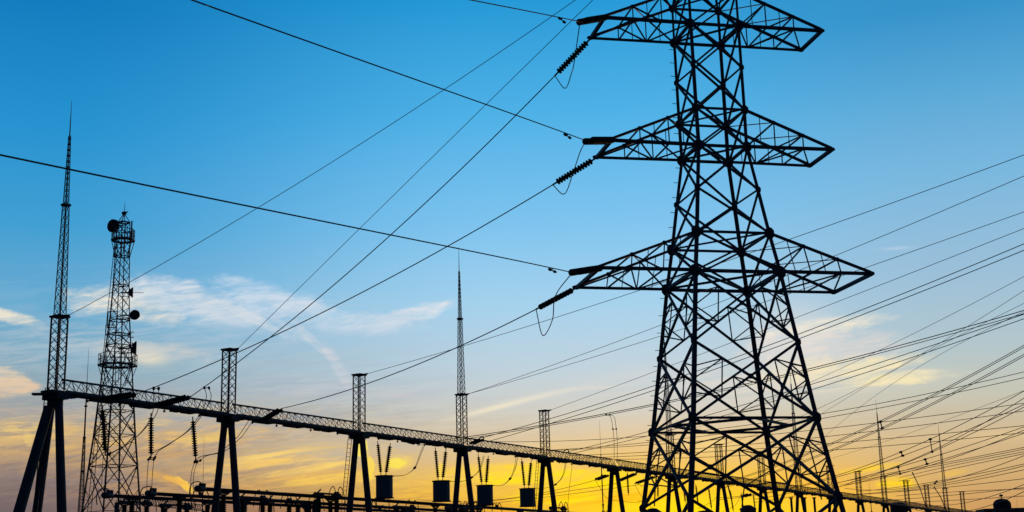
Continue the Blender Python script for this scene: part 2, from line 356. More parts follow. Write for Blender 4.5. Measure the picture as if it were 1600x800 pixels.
def xpanel(i, wd_, red):
    m_ = MB()
    for A_, B_ in FACES:
        a0, b0, a1, b1 = nd(i, *A_), nd(i, *B_), nd(i+1, *A_), nd(i+1, *B_)
        nrm = (e1*(A_[0]+B_[0]) + e2*(A_[1]+B_[1])) * .5
        m_.bar(a0 + nrm*.03, b1 + nrm*.03, wd_); m_.bar(b0 - nrm*.03, a1 - nrm*.03, wd_)
        # crossing point
        t = (b0-a0).length / ((b0-a0).length + (b1-a1).length); X = a0 + (b1 - a0)*t
        m_.plate(X, nrm, UP, wd_*2.2, wd_*2.2)
        if red:
            r = .06
            for P_, Q_, S_ in ((a0, a1, 1), (b0, b1, -1)):
                # mid of each diagonal half braced to the leg
                up_ = P_ + (X - P_)*.5; lo = Q_ + (X - Q_)*.5
                lu = P_ + (Q_ - P_)*.33; ll_ = P_ + (Q_ - P_)*.67; lm = P_ + (Q_-P_)*.5
                m_.bar(up_, lu, r); m_.bar(lo, ll_, r)
                if red > 1: m_.bar(up_, lm, r); m_.bar(lo, lm, r)
            # inner posts
            mt_ = (a0 + b0)*.5; mb_ = (a1 + b1)*.5
            m_.bar(a1 + (X-a1)*.5, a1 + (b1-a1)*.27, r) if red > 1 and i == 11 else None
            ua = a0 + (X - a0)*.5; ub = b0 + (X - b0)*.5; la = a1 + (X-a1)*.5; lb = b1 + (X-b1)*.5
            m_.bar(ua, la, r); m_.bar(ub, lb, r)
    return m_
for i in range(0, 13):
    wd_ = (.05, .07, .09, .10, .10, .10, .10, .10, .10, .11, .12, .13, .13)[i]
    m_ = xpanel(i, wd_, 0 if i < 8 else (1 if i < 9 else 2) if i != 8 else 0)
    m_.build('bracing_panel', STEEL, pyl)
def ring(i, w, diag=True):
    m_ = MB()
    for A_, B_ in FACES: m_.bar(nd(i, *A_), nd(i, *B_), w)
    if diag: m_.bar(nd(i, -1, -1), nd(i, 1, 1), w*.7); m_.bar(nd(i, 1, -1) + UP*.05, nd(i, -1, 1) + UP*.05, w*.7)
    m_.build('horizontal_frame', STEEL, pyl)
for i, w in ((1, .08), (2, .11), (3, .14), (5, .11), (6, .14), (8, .12), (9, .16)): ring(i, w)
# wide diaphragm at the lower waist: ring plus inner diamond
m_ = MB(); i = 11
for A_, B_ in FACES: m_.bar(nd(i, *A_), nd(i, *B_), .115)
mids = [(nd(i, *A_) + nd(i, *B_))*.5 for A_, B_ in FACES]
for k in range(4): m_.bar(mids[k] - UP*.02, mids[(k+1) % 4] - UP*.02, .125)
m_.build('horizontal_frame', STEEL, pyl)
# crossarms
ARM = [(3, 2, 6.13, 1.385), (6, 5, 6.09, 1.44), (9, 8, 7.27, 2.27)]
TIP = {}
for j, (ib, it_, a, b) in enumerate(ARM):
    zb_ = LV[ib][0]
    for sx_ in (-1, 1):
        c_ = MB(); l_ = MB(); tips = []; chords = []
        for sy_ in (-1, 1):
            tip = T0 + e1*(sx_*a) + e2*(sy_*b) + UP*zb_; TIP[(j, sx_, sy_)] = tip; tips.append(tip)
            B0, T1 = nd(ib, sx_, sy_), nd(it_, sx_, sy_)
            c_.angle(B0, tip, .16, e2*sy_ - UP); c_.bar(T1, tip + UP*.10, .13)
            c_.plate(tip + UP*.04, e2, UP, .40, .22)
            n = 3
            bot = [B0 + (tip - B0)*(k/n) for k in range(n+1)]; top = [T1 + (tip + UP*.10 - T1)*(k/n) for k in range(n+1)]
            for k in range(n):
                if k: l_.bar(bot[k], top[k], .06); l_.plate(top[k], e2, UP, .22, .22)
                if k < n-1: l_.bar(top[k+1], bot[k], .075)
                # redundant between
                bm = (bot[k] + bot[k+1])*.5
                if k < n - 1: l_.bar(bm, (top[k]+top[k+1])*.5, .04)
            chords.append((bot, top))
        c_.bar(tips[0], tips[1], .17)
        (b0_, t0_), (b1_, t1_) = chords
        for k in range(3):
            l_.bar(b0_[k], b1_[k+1], .07) if k % 2 == 0 else l_.bar(b1_[k], b0_[k+1], .07)
            if k: l_.bar(b0_[k], b1_[k], .07); l_.bar(t0_[k], t1_[k], .07)
            if k < 2: l_.bar(t0_[k+1], t1_[k], .045)
        o = c_.build('crossarm', STEEL, pyl); ORI[o.name] = T0
        l_.build('arm_bracing', STEEL, o)
# ground-wire peak arms
GW = {}
for sx_ in (-1, 1):
    m_ = MB()
    for sy_ in (-1, 1):
        tip = T0 + e1*(sx_*3.6) + e2*(sy_*.12) + UP*34.9
        m_.bar(nd(1, sx_, sy_), tip, .1); m_.bar(nd(0, sx_, sy_), tip, .09); m_.bar(nd(2, sx_, sy_), tip, .07)
    GW[sx_] = T0 + e1*(sx_*3.6) + UP*34.9
    m_.build('earth_wire_arm', STEEL, pyl)
# step bolts up the far left leg
for i in range(3, 13):
    a, b = nd(i, -1, 1), nd(i+1, -1, 1); n = int((b-a).length / .75)
    for k in range(n):
        p = a + (b-a)*((k+.5)/n); m_ = MB(); m_.bar(p, p - e1*.30 + UP*.0, .028); m_.build('step_bolt', STEEL, pyl)

# ================================================================== GANTRY
G0 = V((-29.8682, 86.2387, 0)); GA = .5289; GL = 16.2601; ZB = 14.3959; HM = 5.1
gd = V((math.sin(GA), math.cos(GA), 0)); gn = V((math.cos(GA), -math.sin(GA), 0))
def G(k, z=0): return G0 + gd*(k*GL) + UP*z
BT = .82       # beam depth
ORD = ['first', 'second', 'third', 'fourth', 'fifth', 'sixth', 'seventh', 'eighth', 'ninth', 'tenth', 'eleventh', 'twelfth', 'thirteenth', 'fourteenth', 'fifteenth', 'sixteenth', 'seventeenth', 'eighteenth', 'nineteenth']
def lat(m_, a, b, c, d, n, w, both=True):   # zigzag between edges a-b and c-d
    for i in range(n):
        p, q = a + (b-a)*(i/n), a + (b-a)*((i+1)/n); r, s = c + (d-c)*(i/n), c + (d-c)*((i+1)/n)
        if both or i % 2 == 0: m_.bar(p, s, w)
        if both or i % 2: m_.bar(r, q, w)
def tower_lat(m_, levels, axis_o, X, Y, w, nper=1, hz=True, both=True):
    """square lattice: levels [(z, halfwidth, panels)]"""
    for (z0, w0, n), (z1, w1, _) in zip(levels, levels[1:]):
        for i in range(n):
            za, zc = z0 + (z1-z0)*i/n, z0 + (z1-z0)*(i+1)/n; wa, wc = w0 + (w1-w0)*i/n, w0 + (w1-w0)*(i+1)/n
            for A_, B_ in FACES:
                f = lambda c, z, w_: axis_o + X*(c[0]*w_) + Y*(c[1]*w_) + UP*z
                if both or i % 2 == 0: m_.bar(f(A_, za, wa), f(B_, zc, wc), w)
                if both or i % 2: m_.bar(f(B_, za, wa), f(A_, zc, wc), w)
                if hz: m_.bar(f(A_, zc, wc), f(B_, zc, wc), w)
def make_mast(parent, o):
    z0, z1 = ZB + .3, ZB + HM; h = .36
    for A_, _ in FACES:
        m_ = MB(); p = o + gd*(A_[0]*h) + gn*(A_[1]*h); m_.bar(p + UP*z0, p + UP*z1, .10); m_.build('mast_post', STEEL, parent)
    m_ = MB(); tower_lat(m_, [(z0, h, 8), (z1, h, 0)], o, gd, gn, .026, hz=False, both=True); m_.build('mast_lattice', STEEL, parent)
    m_ = MB(); m_.box(o + UP*(z1 + .05), (.95, .95, .12), (gd, gn, UP)); m_.bar(o + UP*(z1+.06), o + gn*.9 + UP*(z1+.06), .1); m_.build('mast_cap', DARKS, parent)
def make_rod(parent, o, ztip):
    z1 = ZB + HM + .1; zn = z1 + (ztip - z1)*.505; zt = z1 + (ztip - z1)*.83
    m_ = MB(); w0, w1 = .27, .15
    for A_, _ in FACES: m_.bar(o + gd*(A_[0]*w0) + gn*(A_[1]*w0) + UP*z1, o + gd*(A_[0]*w1) + gn*(A_[1]*w1) + UP*zn, .055)
    tower_lat(m_, [(z1, w0, 13), (zn, w1, 0)], o, gd, gn, .022)
    for z in (z1, zn): m_.box(o + UP*z, (.62 if z == z1 else .48, .62 if z == z1 else .48, .14), (gd, gn, UP))
    for A_, _ in FACES: m_.bar(o + gd*(A_[0]*.13) + gn*(A_[1]*.13) + UP*zn, o + gd*(A_[0]*.05) + gn*(A_[1]*.05) + UP*zt, .045)
    tower_lat(m_, [(zn, .13, 12), (zt, .05, 0)], o, gd, gn, .02)
    ob = m_.build('lightning_mast', STEEL, parent)
    m_ = MB(); m_.tube([o + UP*zt, o + UP*ztip], .045, 6, .012); m_.build('rod_tip', STEEL, ob)
def ladder(parent, a, b, side, w=.42):
    m_ = MB(); n = int((b-a).length / .35)
    for s_ in (-1, 1): m_.bar(a + side*(s_*w/2), b + side*(s_*w/2), .05)
    for k in range(n+1): p = a + (b-a)*(k/n); m_.bar(p - side*(w/2), p + side*(w/2), .03)
    m_.build('ladder', STEEL, parent)
def make_column(k, label):
    t = thing('gantry_column', G(k), label, 'gantry column', 'columns of the long steel gantry'); o = G(k)
    for s_ in (-1, 1):
        m_ = MB(); m_.tube([o + gn*(s_*1.95), o + gn*(s_*.30) + UP*(ZB - .15)], (.31 if k else .35), 16, .25); m_.build('leg', CONC, t, True)
    m_ = MB(); m_.box(o + UP*(ZB - .12), (.9, 1.5, .42), (gd, gn, UP)); m_.box(o + UP*(ZB + .12), (1.5, 1.1, .22), (gd, gn, UP)); m_.box(o + UP*(ZB - .5), (.5, .95, .5), (gd, gn, UP)); m_.build('column_head', DARKS, t)
    return t
feat = {0: 'with raking third leg and tall rod', 1: 'right of the three hanging insulators', 2: 'with a ladder, just left of the first hanging drum',
        3: 'topped by a needle-like lightning rod between hanging drums', 4: 'right of the last hanging drum', 5: 'without any mast, just left of the big tower',
        6: 'with lightning rod behind the big tower\'s left leg', 7: 'seen through the middle of the big tower', 8: 'behind the big tower\'s front right leg',
        9: 'with lightning rod seen inside the big tower\'s right side', 10: 'with box mast behind the big tower\'s right foot', 11: 'with box mast just right of the big tower'}
cols = {}
for k in range(0, 19):
    lb = 'gantry column %s from the left, %s' % (ORD[k], feat.get(k, 'with lightning rod rising among the right-hand wires' if k % 3 == 0 else 'with small box mast among the right-hand wires'))
    t = make_column(k, lb); cols[k] = t; o = G(k)
    if k != 5 and k < 17: make_mast(t, o)
    if k % 3 == 0 and k < 17: make_rod(t, o, {0: 34.65, 3: 34.25}.get(k, 34.0))
    if k == 0:
        m_ = MB(); m_.tube([o - gd*3.15 + gn*(-1.35), o - gd*.35 + gn*(-.15) + UP*(ZB - .8)], .39, 16, .31); m_.build('raking_leg', CONC, t, True)
        m_ = MB(); m_.bar(o - gd*.4 + UP*(ZB), o - gd*1.1 - gn*.9 + UP*(ZB), .5, .12); m_.build('ladder_bracket', DARKS, t)
        la, lb_ = at(55, 800, 86.2), at(74, 606, 87.2); ladder(t, lb_ + (la - lb_)*((lb_.z - .2)/(lb_.z - la.z)), lb_, gn, .36)
    if k in (2, 4): ladder(t, o - gn*2.6 - gd*.1 + UP*.2, o - gn*.95 + UP*(ZB), gd, .5)
def make_beam():
    t = thing('gantry_beam', G(0), '', 'gantry beam', 'lattice beams spanning the gantry columns')
    a, b = .45, GL - .45; h = .48; z0 = ZB + .22; z1 = z0 + BT
    P = lambda x, s_, z: G0 + gd*x + gn*(s_*h) + UP*z
    m_ = MB(); m_.bar(P(a, 0, z1), P(b, 0, z1), .12); m_.build('top_chord', STEEL, t)
    for s_ in (-1, 1):
        m_ = MB(); m_.bar(P(a, s_, z0), P(b, s_, z0), .14); m_.build('bottom_chord', STEEL, t)
    m_ = MB(); n = 19
    for s_ in (-1, 1):
        for i in range(n + 1):
            x0_, x1_ = a + (b-a)*i/n, a + (b-a)*(i+1)/n
            if i < n:
                w1_ = .036 if s_ > 0 else .026
                if s_ > 0 or i % 2 == 0: m_.bar(P(x0_, s_, z0), P(x1_, 0, z1), w1_)
                if s_ > 0 or i % 2: m_.bar(P(x0_, 0, z1), P(x1_, s_, z0), w1_)
            if s_ > 0 or i % 4 == 0: m_.bar(P(x0_, s_, z0), P(x0_, 0, z1), .03)
    m_.build('lattice', STEEL, t)
    m_ = MB(); m_.box(G0 + gd*((a+b)/2) + UP*(z0 - .09), (b-a-.1, 1.08, .13), (gd, gn, UP))
    for x in (1.1, 3.6, 4.4, 7.4, 8.3, 11.0, 12.2, 14.2, 15.0): m_.box(G0 + gd*x + UP*(z0 - .22), (.75 + .6*((x*7) % 1), .9, .14), (gd, gn, UP))
    m_.build('walkway', DARKS, t)
    for x in (2.4, 5.2, 9.4, 12.9):
        m_ = MB(); p = G0 + gd*x + gn*.3 + UP*(z0 - .18); m_.bar(p, p - UP*.2, .05); m_.box(p - UP*.25, (.14, .14, .14)); m_.build('hanger', DARKS, t)
    return t
b0 = make_beam()
bl = {0: 'carrying two thick tension strings and three hanging insulators', 1: 'with one thin conductor landing near its left end', 2: 'with the first hanging drum below', 3: 'with second and third hanging drums around it', 4: 'left of the column that has no mast', 5: 'running into the big tower\'s left leg'}
for k in range(18):
    o = b0 if k == 0 else copy_tree(b0)
    o.location = G(k); o['label'] = 'gantry beam, %s span from the left, %s' % (ORD[k], bl.get(k, 'seen through the big tower' if k < 11 else 'shrinking towards the lower right corner'))
    
def beam(k, z=0, off=0): return G(k, ZB + z) + gn*off
def kx(px):   # gantry station under an image column (beam level)
    lo, hi = -0.5, 19
    for _ in range(40):
        mid = (lo + hi)/2; p = G(mid, ZB) - EYE; u = 800 + FPX*p.dot(_R)/p.dot(_F)
        if u < px: lo = mid
        else: hi = mid
    return (lo+hi)/2

# ================================================================== tower conductors and strings
SPOTW = ['top', 'middle', 'lowest']
def curve_thing(name, pts, r, label, cat, group=None, mt=None):
    m_ = MB(); m_.tube(pts, r, 6); return tag(m_.build(name, mt or WIRE, None, True), label, cat, group)
# (a) towards the viewer, leaving the picture on the left
DIRL = V((math.cos(R(243)), math.sin(R(243)), 0))
Lpx = [[(720, -3)], [(700, 148), (500, 72), (300, 0)], [(640, 378), (110, 268), (0, 242)]]
LIVE_N, LIVE_F = [], []
for j in range(3):
    A = TIP[(j, -1, -1)]; best = None
    sp = Span(A, A + DIRL*120, ()); u, v = Lpx[j][-1]; q, z = sp.hit(u, v)
    sag = .00034
    # z = A.z + a q + sag q^2, through the last sighted point
    LS = 3.2; a_ = (z - A.z - sag*q*q + .42*math.exp(-(q-LS)/14))/q
    f = lambda s_: A + DIRL*s_ + UP*(a_*s_ + sag*s_*s_ - .42*(s_/LS if s_ < LS else math.exp(-(s_-LS)/14)))
    string(A, f(LS), 'thick double insulator string pulled left from the %s crossarm, seen almost end-on' % SPOTW[j], 'dead-end strings on the left tips of the big tower', True, .175, ring=False, pitch=.15, gap=.21)
    curve_thing('conductor', [f(LS + (118-LS)*i/60) for i in range(61)], .025, 'dark conductor sweeping up and left out of the picture from the %s crossarm' % SPOTW[j], 'overhead wire', 'conductors crossing the left sky')
    # vibration damper
    p = f(LS + 2.2); m_ = MB(); m_.lathe(p - UP*.12 - DIRL*.35, p - UP*.12 + DIRL*.35, [(0, .06), (.16, .07), (.2, .02), (.5, .02), (.54, .07), (.7, .06)], 8); m_.bar(p, p - UP*.14, .05)
    tag(m_.build('vibration_damper', DARKS), 'small dumbbell damper clamped near the tower end of the %s left conductor' % SPOTW[j], 'damper', 'vibration dampers on the left conductors')
    LIVE_N.append(f(LS))
# (b) down to the gantry
land = [(299, 619), (214, 615.5), (441, 638)]
fitpx = [[(600, 375), (407, 540), (349, 585)], [(617, 430), (394, 540), (300, 582)], [(715, 545), (660, 567), (570, 598)]]
strpx = [(875, 127), (864, 301), (838, 497)]
root = [(228, 637), (146, 627), (398, 652)]
wsp = []
for j in range(3):
    A = TIP[(j, -1, 1)]; kk = kx(root[j][0]); Bc = beam(kk, -.05, .7)
    B = at(land[j][0], land[j][1], Bc.y - 1.2)
    sp = Span(A, B, fitpx[j]); wsp.append(sp); q = sp.hit(*strpx[j])[0]
    q = max(2.6, min(q, 6.0))
    string(A, sp.P(q), 'ribbed insulator string slanting down left from the %s crossarm\'s far tip' % SPOTW[j], 'disc strings on the far tips of the big tower', False, .18 if j < 2 else .16, pitch=(sp.P(q) - A).length/(16 if j < 2 else 13))
    LIVE_F.append(sp.P(q))
    curve_thing('conductor', sp.pts(q, sp.L, 50), .03, 'conductor running from the %s crossarm down left to the gantry' % SPOTW[j], 'overhead wire', 'conductors between big tower and gantry')
    string(Bc, B, ['thick double string on the first gantry span, the right-hand of its two tension strings', 'thick double string on the first gantry span, behind which the dish tower stands', 'short tension string near the left end of the second gantry span'][j], 'tension strings on the gantry beam', True, .18 if j < 2 else .13, gap=.2, pitch=.17)
# jumpers at the tower
JP = [[(897, 98), (893, 114), (883, 138)], [(907, 236), (896, 268), (882, 303)], [(868, 462), (863, 500), (848, 524)]]
for j in range(3):
    A, B = LIVE_N[j], LIVE_F[j]; P = [A]
    for i, (u, v) in enumerate(JP[j]): P.append(at(u, v, A.y + (B.y - A.y)*(i+1)/4))
    P.append(B); curve_thing('jumper_wire', spline(P), .026, 'slack jumper loop hanging below the left tip of the %s crossarm' % SPOTW[j], 'jumper wire', 'jumper loops on the big tower')
# earth wires of the tower
for px, label in (([(400, 330), (650, 165)], 'thin earth wire climbing right from the far left box mast to above the frame'), ([(640, 285), (910, 2)], 'thin earth wire climbing steeply from the second column\'s box mast')):
    k = 0 if px[0][0] == 400 else 1
    A = G(k, ZB + HM + .06) + gn*.85; sp = Span(A, GW[-1], px); curve_thing('earth_wire', sp.pts(0, None, 50), .019, label, 'overhead wire', 'thin earth wires from gantry to big tower')

# suspension strings + droppers in the first span
def poly(pts, Y0, Y1, n=8):
    L = len(pts); return spline([at(u, v, Y0 + (Y1-Y0)*i/(L-1)) for i, (u, v) in enumerate(pts)], n)
SS = [((160, 634), (165, 712), 'widest ribbed insulator string hanging in front of the dish tower'), ((236, 645), (236, 716), 'straight ribbed insulator string hanging right of the dish tower'), ((301, 651), (306, 720), 'slightly tilted ribbed insulator string hanging left of the second column')]
bot = []
for (a, b, lb) in SS:
    kk = kx(a[0]); Yb = G(kk).y + 0.2
    A = at(a[0], a[1], Yb); B = at(b[0], b[1], Yb); string(A, B, lb, 'insulator strings hanging from the first span', r=.22 if a[0] < 200 else .19, pitch=.17, ring=False); bot.append((B, Yb))
def twin(name, P, r, gap, label, cat, group=None, spacers=(), up=False, mt=None):
    """two parallel wires held apart by spacers: one thing"""
    t = thing(name, P[0], label, cat, group)
    offs = []
    for s_ in (-1, 1):
        Q = []
        for i, p in enumerate(P):
            d = (P[min(i+1, len(P)-1)] - P[max(i-1, 0)]).normalized()
            n_ = UP.cross(d) if not up else d.cross(UP.cross(d)); n_ = n_.normalized() if n_.length > .05 else V((1, 0, 0))
            Q.append(p + n_*(s_*gap/2))
        m_ = MB(); m_.tube(Q, r, 6); m_.build('wire', mt or WIRE, t, True); offs.append(Q)
    for f in spacers:
        i = min(len(P)-1, int(f*(len(P)-1))); a, b = offs[0][i], offs[1][i]; d = (P[min(i+1, len(P)-1)] - P[max(i-1, 0)]).normalized()
        m_ = MB(); m_.bar(a, b, .05)
        for p in (a, b): m_.lathe(p - d*.13, p + d*.13, [(0, .05), (.05, .09), (.21, .09), (.26, .05)], 8)
        m_.build('spacer', DARKS, t)
    return t
y0, y1, y2 = [b[1] for b in bot]
twin('dropper_wire', poly([(244, 607), (243, 640), (232, 662), (205, 690), (166, 712)], y0 + 2, y0), .026, .34, 'twin dropper looping from the left landing conductor to the widest hanging string', 'dropper wire', 'twin droppers of the first span', (.02, .97))
twin('dropper_wire', poly([(323, 606), (326, 622), (316, 645), (295, 672), (264, 694), (244, 706), (237, 718)], y1 + 4, y1), .026, .34, 'twin dropper looping from the steeper landing conductor to the straight hanging string', 'dropper wire', 'twin droppers of the first span', (.02, .97))
twin('dropper_wire', poly([(393, 655), (378, 678), (364, 692), (346, 706), (318, 713), (307, 722)], y2 + 10, y2), .026, .34, 'twin dropper passing behind the second column to the tilted hanging string', 'dropper wire', 'twin droppers of the first span', (.97,))
twin('dropper_wire', poly([(165, 714), (163, 740), (162, 768)], y0, y0 + 12), .022, .3, 'short twin dropper below the widest hanging string', 'dropper wire', 'vertical droppers down to the tubular busbars')
twin('dropper_wire', poly([(236, 718), (234, 745), (233, 770)], y1, y1 + 10), .022, .36, 'short twin dropper straight below the middle hanging string', 'dropper wire', 'vertical droppers down to the tubular busbars', (.02,))
twin('dropper_wire', poly([(306, 722), (301, 740), (300, 770), (302, 800), (302, 830)], y2, y2 + 4), .022, .18, 'curved twin dropper below the tilted hanging string', 'dropper wire', 'vertical droppers down to the tubular busbars', (.02,))

# ================================================================== wave traps (hanging drums)
TR = [(600.5, 743, 779, 27, (590, 689), (610, 692), 'first from the left, largest, right of the laddered column'), (689.5, 751, 784, 27, (680, 699), (697, 701), 'second from the left, just left of the rod-topped column'),
      (757.5, 758, 790, 25.5, (747, 709), (763, 712), 'third from the left, just right of the rod-topped column'), (824, 763, 792, 24.5, (815, 716), (830, 719), 'fourth from the left, smallest, beside the fifth column')]
trJ = [[(613, 744), (633, 742), (648, 731), (656, 712), (662, 697)], [(701, 752), (722, 752), (737, 746), (750, 733), (756, 712)], [(770, 759), (785, 758), (797, 748), (804, 732), (808, 713)], [(838, 764), (855, 762), (868, 757), (880, 742), (886, 712)]]
for i, (cx, yt, yb, w, l, r_, lb) in enumerate(TR):
    kk = kx(cx - 2); Y = G(kk).y
    top, btm = at(cx, yt, Y), at(cx - .5, yb, Y); rad = w*.5*Y/2151; btm = V((top.x, top.y, btm.z)); H_ = top.z - btm.z
    t = thing('wave_trap', btm, 'blue-grey hanging drum, ' + lb, 'line trap', 'drums hanging under the gantry')
    m_ = MB(); m_.lathe(btm + UP*.12, top - UP*.12, [(0, rad*.96), (0.001, rad*.96), (H_-.24, rad*.96)], 32); m_.build('drum', TRAP, t, False)
    m_ = MB(); n = 16
    for q in range(n):
        a_ = 2*math.pi*q/n; p = V((math.cos(a_)*rad*.975, math.sin(a_)*rad*.975, 0)); m_.bar(btm + UP*.1 + p, top - UP*.1 + p, .035)
    m_.build('drum_rib', TRAP, t)
    for p in (btm + UP*.05, top - UP*.05):
        m_ = MB()
        for q in range(4):
            a_ = math.pi*q/4 + .2; dd = V((math.cos(a_), math.sin(a_), 0))*(rad*1.12); m_.bar(p - dd, p + dd, .08, .1)
        m_.tube([p + V((math.cos(x*math.pi/12), math.sin(x*math.pi/12), 0))*(rad*1.0) for x in range(25)], .05); m_.build('end_spider', DARKS, t)
    for s_, e, side in ((0, l, 'left'), (1, r_, 'right')):
        A = at(e[0], e[1], Y - .1); B = top + V(((-.28 if s_ == 0 else .12), 0, 0)); 
        string(A, B, '%s string of the V pair carrying the %s hanging drum' % (side, ORD[i]), 'string pairs carrying the drums', r=.17 if s_ == 0 else .20, pitch=.17)
    twin('jumper_wire', poly(trJ[i], Y, Y + 1.0), .022, .2, 'curved twin jumper from the %s hanging drum up to the beam' % ORD[i], 'jumper wire', 'curved jumpers right of the drums', (.52,))

# ================================================================== wires on the right
SPN = {}
def at_px(sp, u):
    lo, hi = 0.0, sp.L
    fu = lambda q: 800 + FPX*(sp.P(q) - EYE).dot(_R)/(sp.P(q) - EYE).dot(_F)
    for _ in range(40):
        mid = (lo + hi)/2
        if fu(mid) < u: lo = mid
        else: hi = mid
    return sp.P(lo)
def wirer(label, px, Y0, Y1, r=.028, ext=1.25, group='wires fanning across the right sky', cat='overhead wire', twn=0, sp=(), name='overhead_wire', A=None, up=True):
    A = A or at(*px[0], Y0); B = at(*px[-1], Y1); s_ = Span(A, B, px[1:-1]); SPN[label] = s_; P = s_.pts(0, s_.L*ext, 46)
    if twn: return twin(name, P, r, twn, label, cat, group, sp, up)
    return curve_thing(name, P, r, label, cat, group)
mt_ = lambda k: G(k, ZB + HM + .06) + gn*.85
EG = 'thin earth wires landing on gantry masts'
wirer('uppermost thin wire of the right sky, from the third column\'s mast', [(575, 588), (725, 538), (985, 460), (1240, 372), (1600, 242)], 0, 70, .02, 1.3, EG, A=mt_(2), name='earth_wire')
wirer('second thin wire down at the right edge, from the rod-topped fourth column', [(733, 613), (945, 540), (1020, 514), (1302, 400), (1600, 275)], 0, 75, .02, 1.3, EG, A=mt_(3), name='earth_wire')
wirer('third thin wire down at the right edge, meeting the lower tip of the big crossarm', [(733, 613), (985, 540), (1350, 419), (1600, 331)], 0, 80, .02, 1.3, EG, A=mt_(3), name='earth_wire')
wirer('fourth thin wire down at the right edge, from the fifth column\'s box mast', [(856, 642), (1017, 583), (1242, 497), (1415, 430), (1600, 357)], 0, 82, .02, 1.3, EG, A=mt_(4), name='earth_wire')
BG = 'conductors leaving the gantry to the right'
wirer('upper wire of the pair just under the big lower crossarm\'s right tip', [(754, 684), (858, 654), (1017, 604), (1200, 540), (1430, 453), (1600, 381)], 133, 88, .03, 1.3, BG)
wirer('lower wire of the pair just under the big lower crossarm\'s right tip', [(762, 690), (860, 659), (1017, 612), (1200, 547), (1430, 462), (1600, 391)], 134, 88, .03, 1.3, BG)
wirer('thick wire passing low over the fourth and fifth columns, upper of its pair', [(652, 693), (720, 684), (841, 666), (950, 648), (1017, 633), (1262, 575), (1400, 537), (1600, 485)], 124, 95, .034, 1.3, BG)
wirer('thick wire passing low over the fourth and fifth columns, lower of its pair', [(652, 696), (841, 668), (950, 650), (1265, 578), (1400, 543), (1600, 490)], 124, 96, .028, 1.3, BG)
wirer('wire from the fifth span crossing the pale cloud band, upper of its pair', [(887, 706), (1020, 675), (1270, 599), (1400, 556), (1600, 491)], 152, 100, .03, 1.3, BG)
wirer('wire from the fifth span crossing the pale cloud band, lower of its pair', [(887, 710), (1020, 681), (1292, 600), (1475, 541), (1600, 498)], 152, 101, .03, 1.3, BG)
TG = 'thin wires crossing the right sky'
wirer('thin wire ending highest of those from the masts behind the big tower', [(1052, 679), (1275, 592), (1360, 556), (1450, 510), (1600, 432)], 0, 95, .018, 1.3, TG, A=mt_(6))
wirer('thin wire crossing the pale cloud to the right edge at mid height', [(1126, 692), (1280, 634), (1360, 597), (1465, 547), (1600, 454)], 0, 100, .018, 1.3, TG, A=mt_(7))
wirer('thin wire close beneath the mid-height one, from the ninth column', [(1190, 705), (1290, 640), (1360, 600), (1500, 530), (1600, 474)], 0, 105, .018, 1.3, TG, A=mt_(8))
wirer('steep thin wire passing the top of the nearer right-hand rod', [(1248, 717), (1288, 663), (1366, 624), (1486, 560), (1562, 512), (1600, 487)], 0, 110, .018, 1.3, TG, A=mt_(9))
wirer('faint thin wire between the two right-hand rods', [(1300, 716), (1380, 690), (1460, 664), (1580, 618)], 220, 130, .018, 1.3, TG)
HG = 'gently sloping wires behind the big tower'
for lb, px in (('highest gently sloping wire right of the big tower', [(770, 690), (1000, 684), (1286, 646), (1366, 630), (1480, 608), (1600, 581)]),
               ('second gently sloping wire right of the big tower', [(820, 705), (1000, 693), (1286, 654), (1366, 638), (1496, 613), (1600, 590)]),
               ('third gently sloping wire right of the big tower', [(860, 704), (1000, 700), (1290, 668), (1366, 659), (1480, 647), (1600, 630)]),
               ('fourth gently sloping wire right of the big tower', [(890, 712), (1060, 705), (1280, 682), (1366, 673), (1480, 659), (1600, 642)]),
               ('fifth gently sloping wire right of the big tower', [(900, 716), (1060, 711), (1280, 693), (1366, 686), (1480, 677), (1600, 665)]),
               ('sixth gently sloping wire right of the big tower', [(940, 718), (1090, 716), (1304, 702), (1366, 698), (1480, 688), (1600, 676)])):
    wirer(lb, px, 172, 128, .033, 1.25, HG)
PG = 'twin bundled conductors with dumbbell spacers'
def tpair(lb, px, Y0, Y1, g_, spx=None, r=.032, grp=PG):
    A = at(*px[0], Y0); B = at(*px[-1], Y1); s_ = Span(A, B, px[1:-1]); SPN[lb] = s_; fr = [s_.hit(*q)[0]/(s_.L*1.25) for q in (spx or [])]
    return twin('bundled_conductor', s_.pts(0, s_.L*1.25, 60), r, g_, lb, 'overhead wire', grp, fr, True)
tpair('steep twin wires, upper of two, crossing the nearer right-hand rod', [(1120, 758), (1296, 692), (1366, 664), (1460, 620), (1570, 560), (1600, 541)], 190, 120, .17)
tpair('steep twin wires, lower of two, crossing the nearer right-hand rod', [(1120, 764), (1300, 703), (1366, 675), (1500, 610), (1592, 560), (1600, 555)], 190, 120, .17)
IG = 'conductors sweeping up past the right-hand rods'
for lb, px in (('top wire of the sweep through the spacer between the rods', [(1120, 778), (1308, 735), (1408, 707), (1450, 693), (1510, 668), (1600, 611)]),
               ('second wire of the sweep through the spacer between the rods', [(1120, 781), (1306, 741), (1410, 714), (1460, 697), (1510, 676), (1600, 632)]),
               ('third wire of the sweep, faint, crossing just right of the farther rod', [(1310, 754), (1380, 737), (1440, 712), (1500, 680), (1600, 622)]),
               ('fourth wire of the sweep, ending level with the farther rod\'s tip', [(1320, 757), (1400, 734), (1460, 703), (1520, 672), (1600, 636)])):
    wirer(lb, px, 200, 135, .036, 1.25, IG)
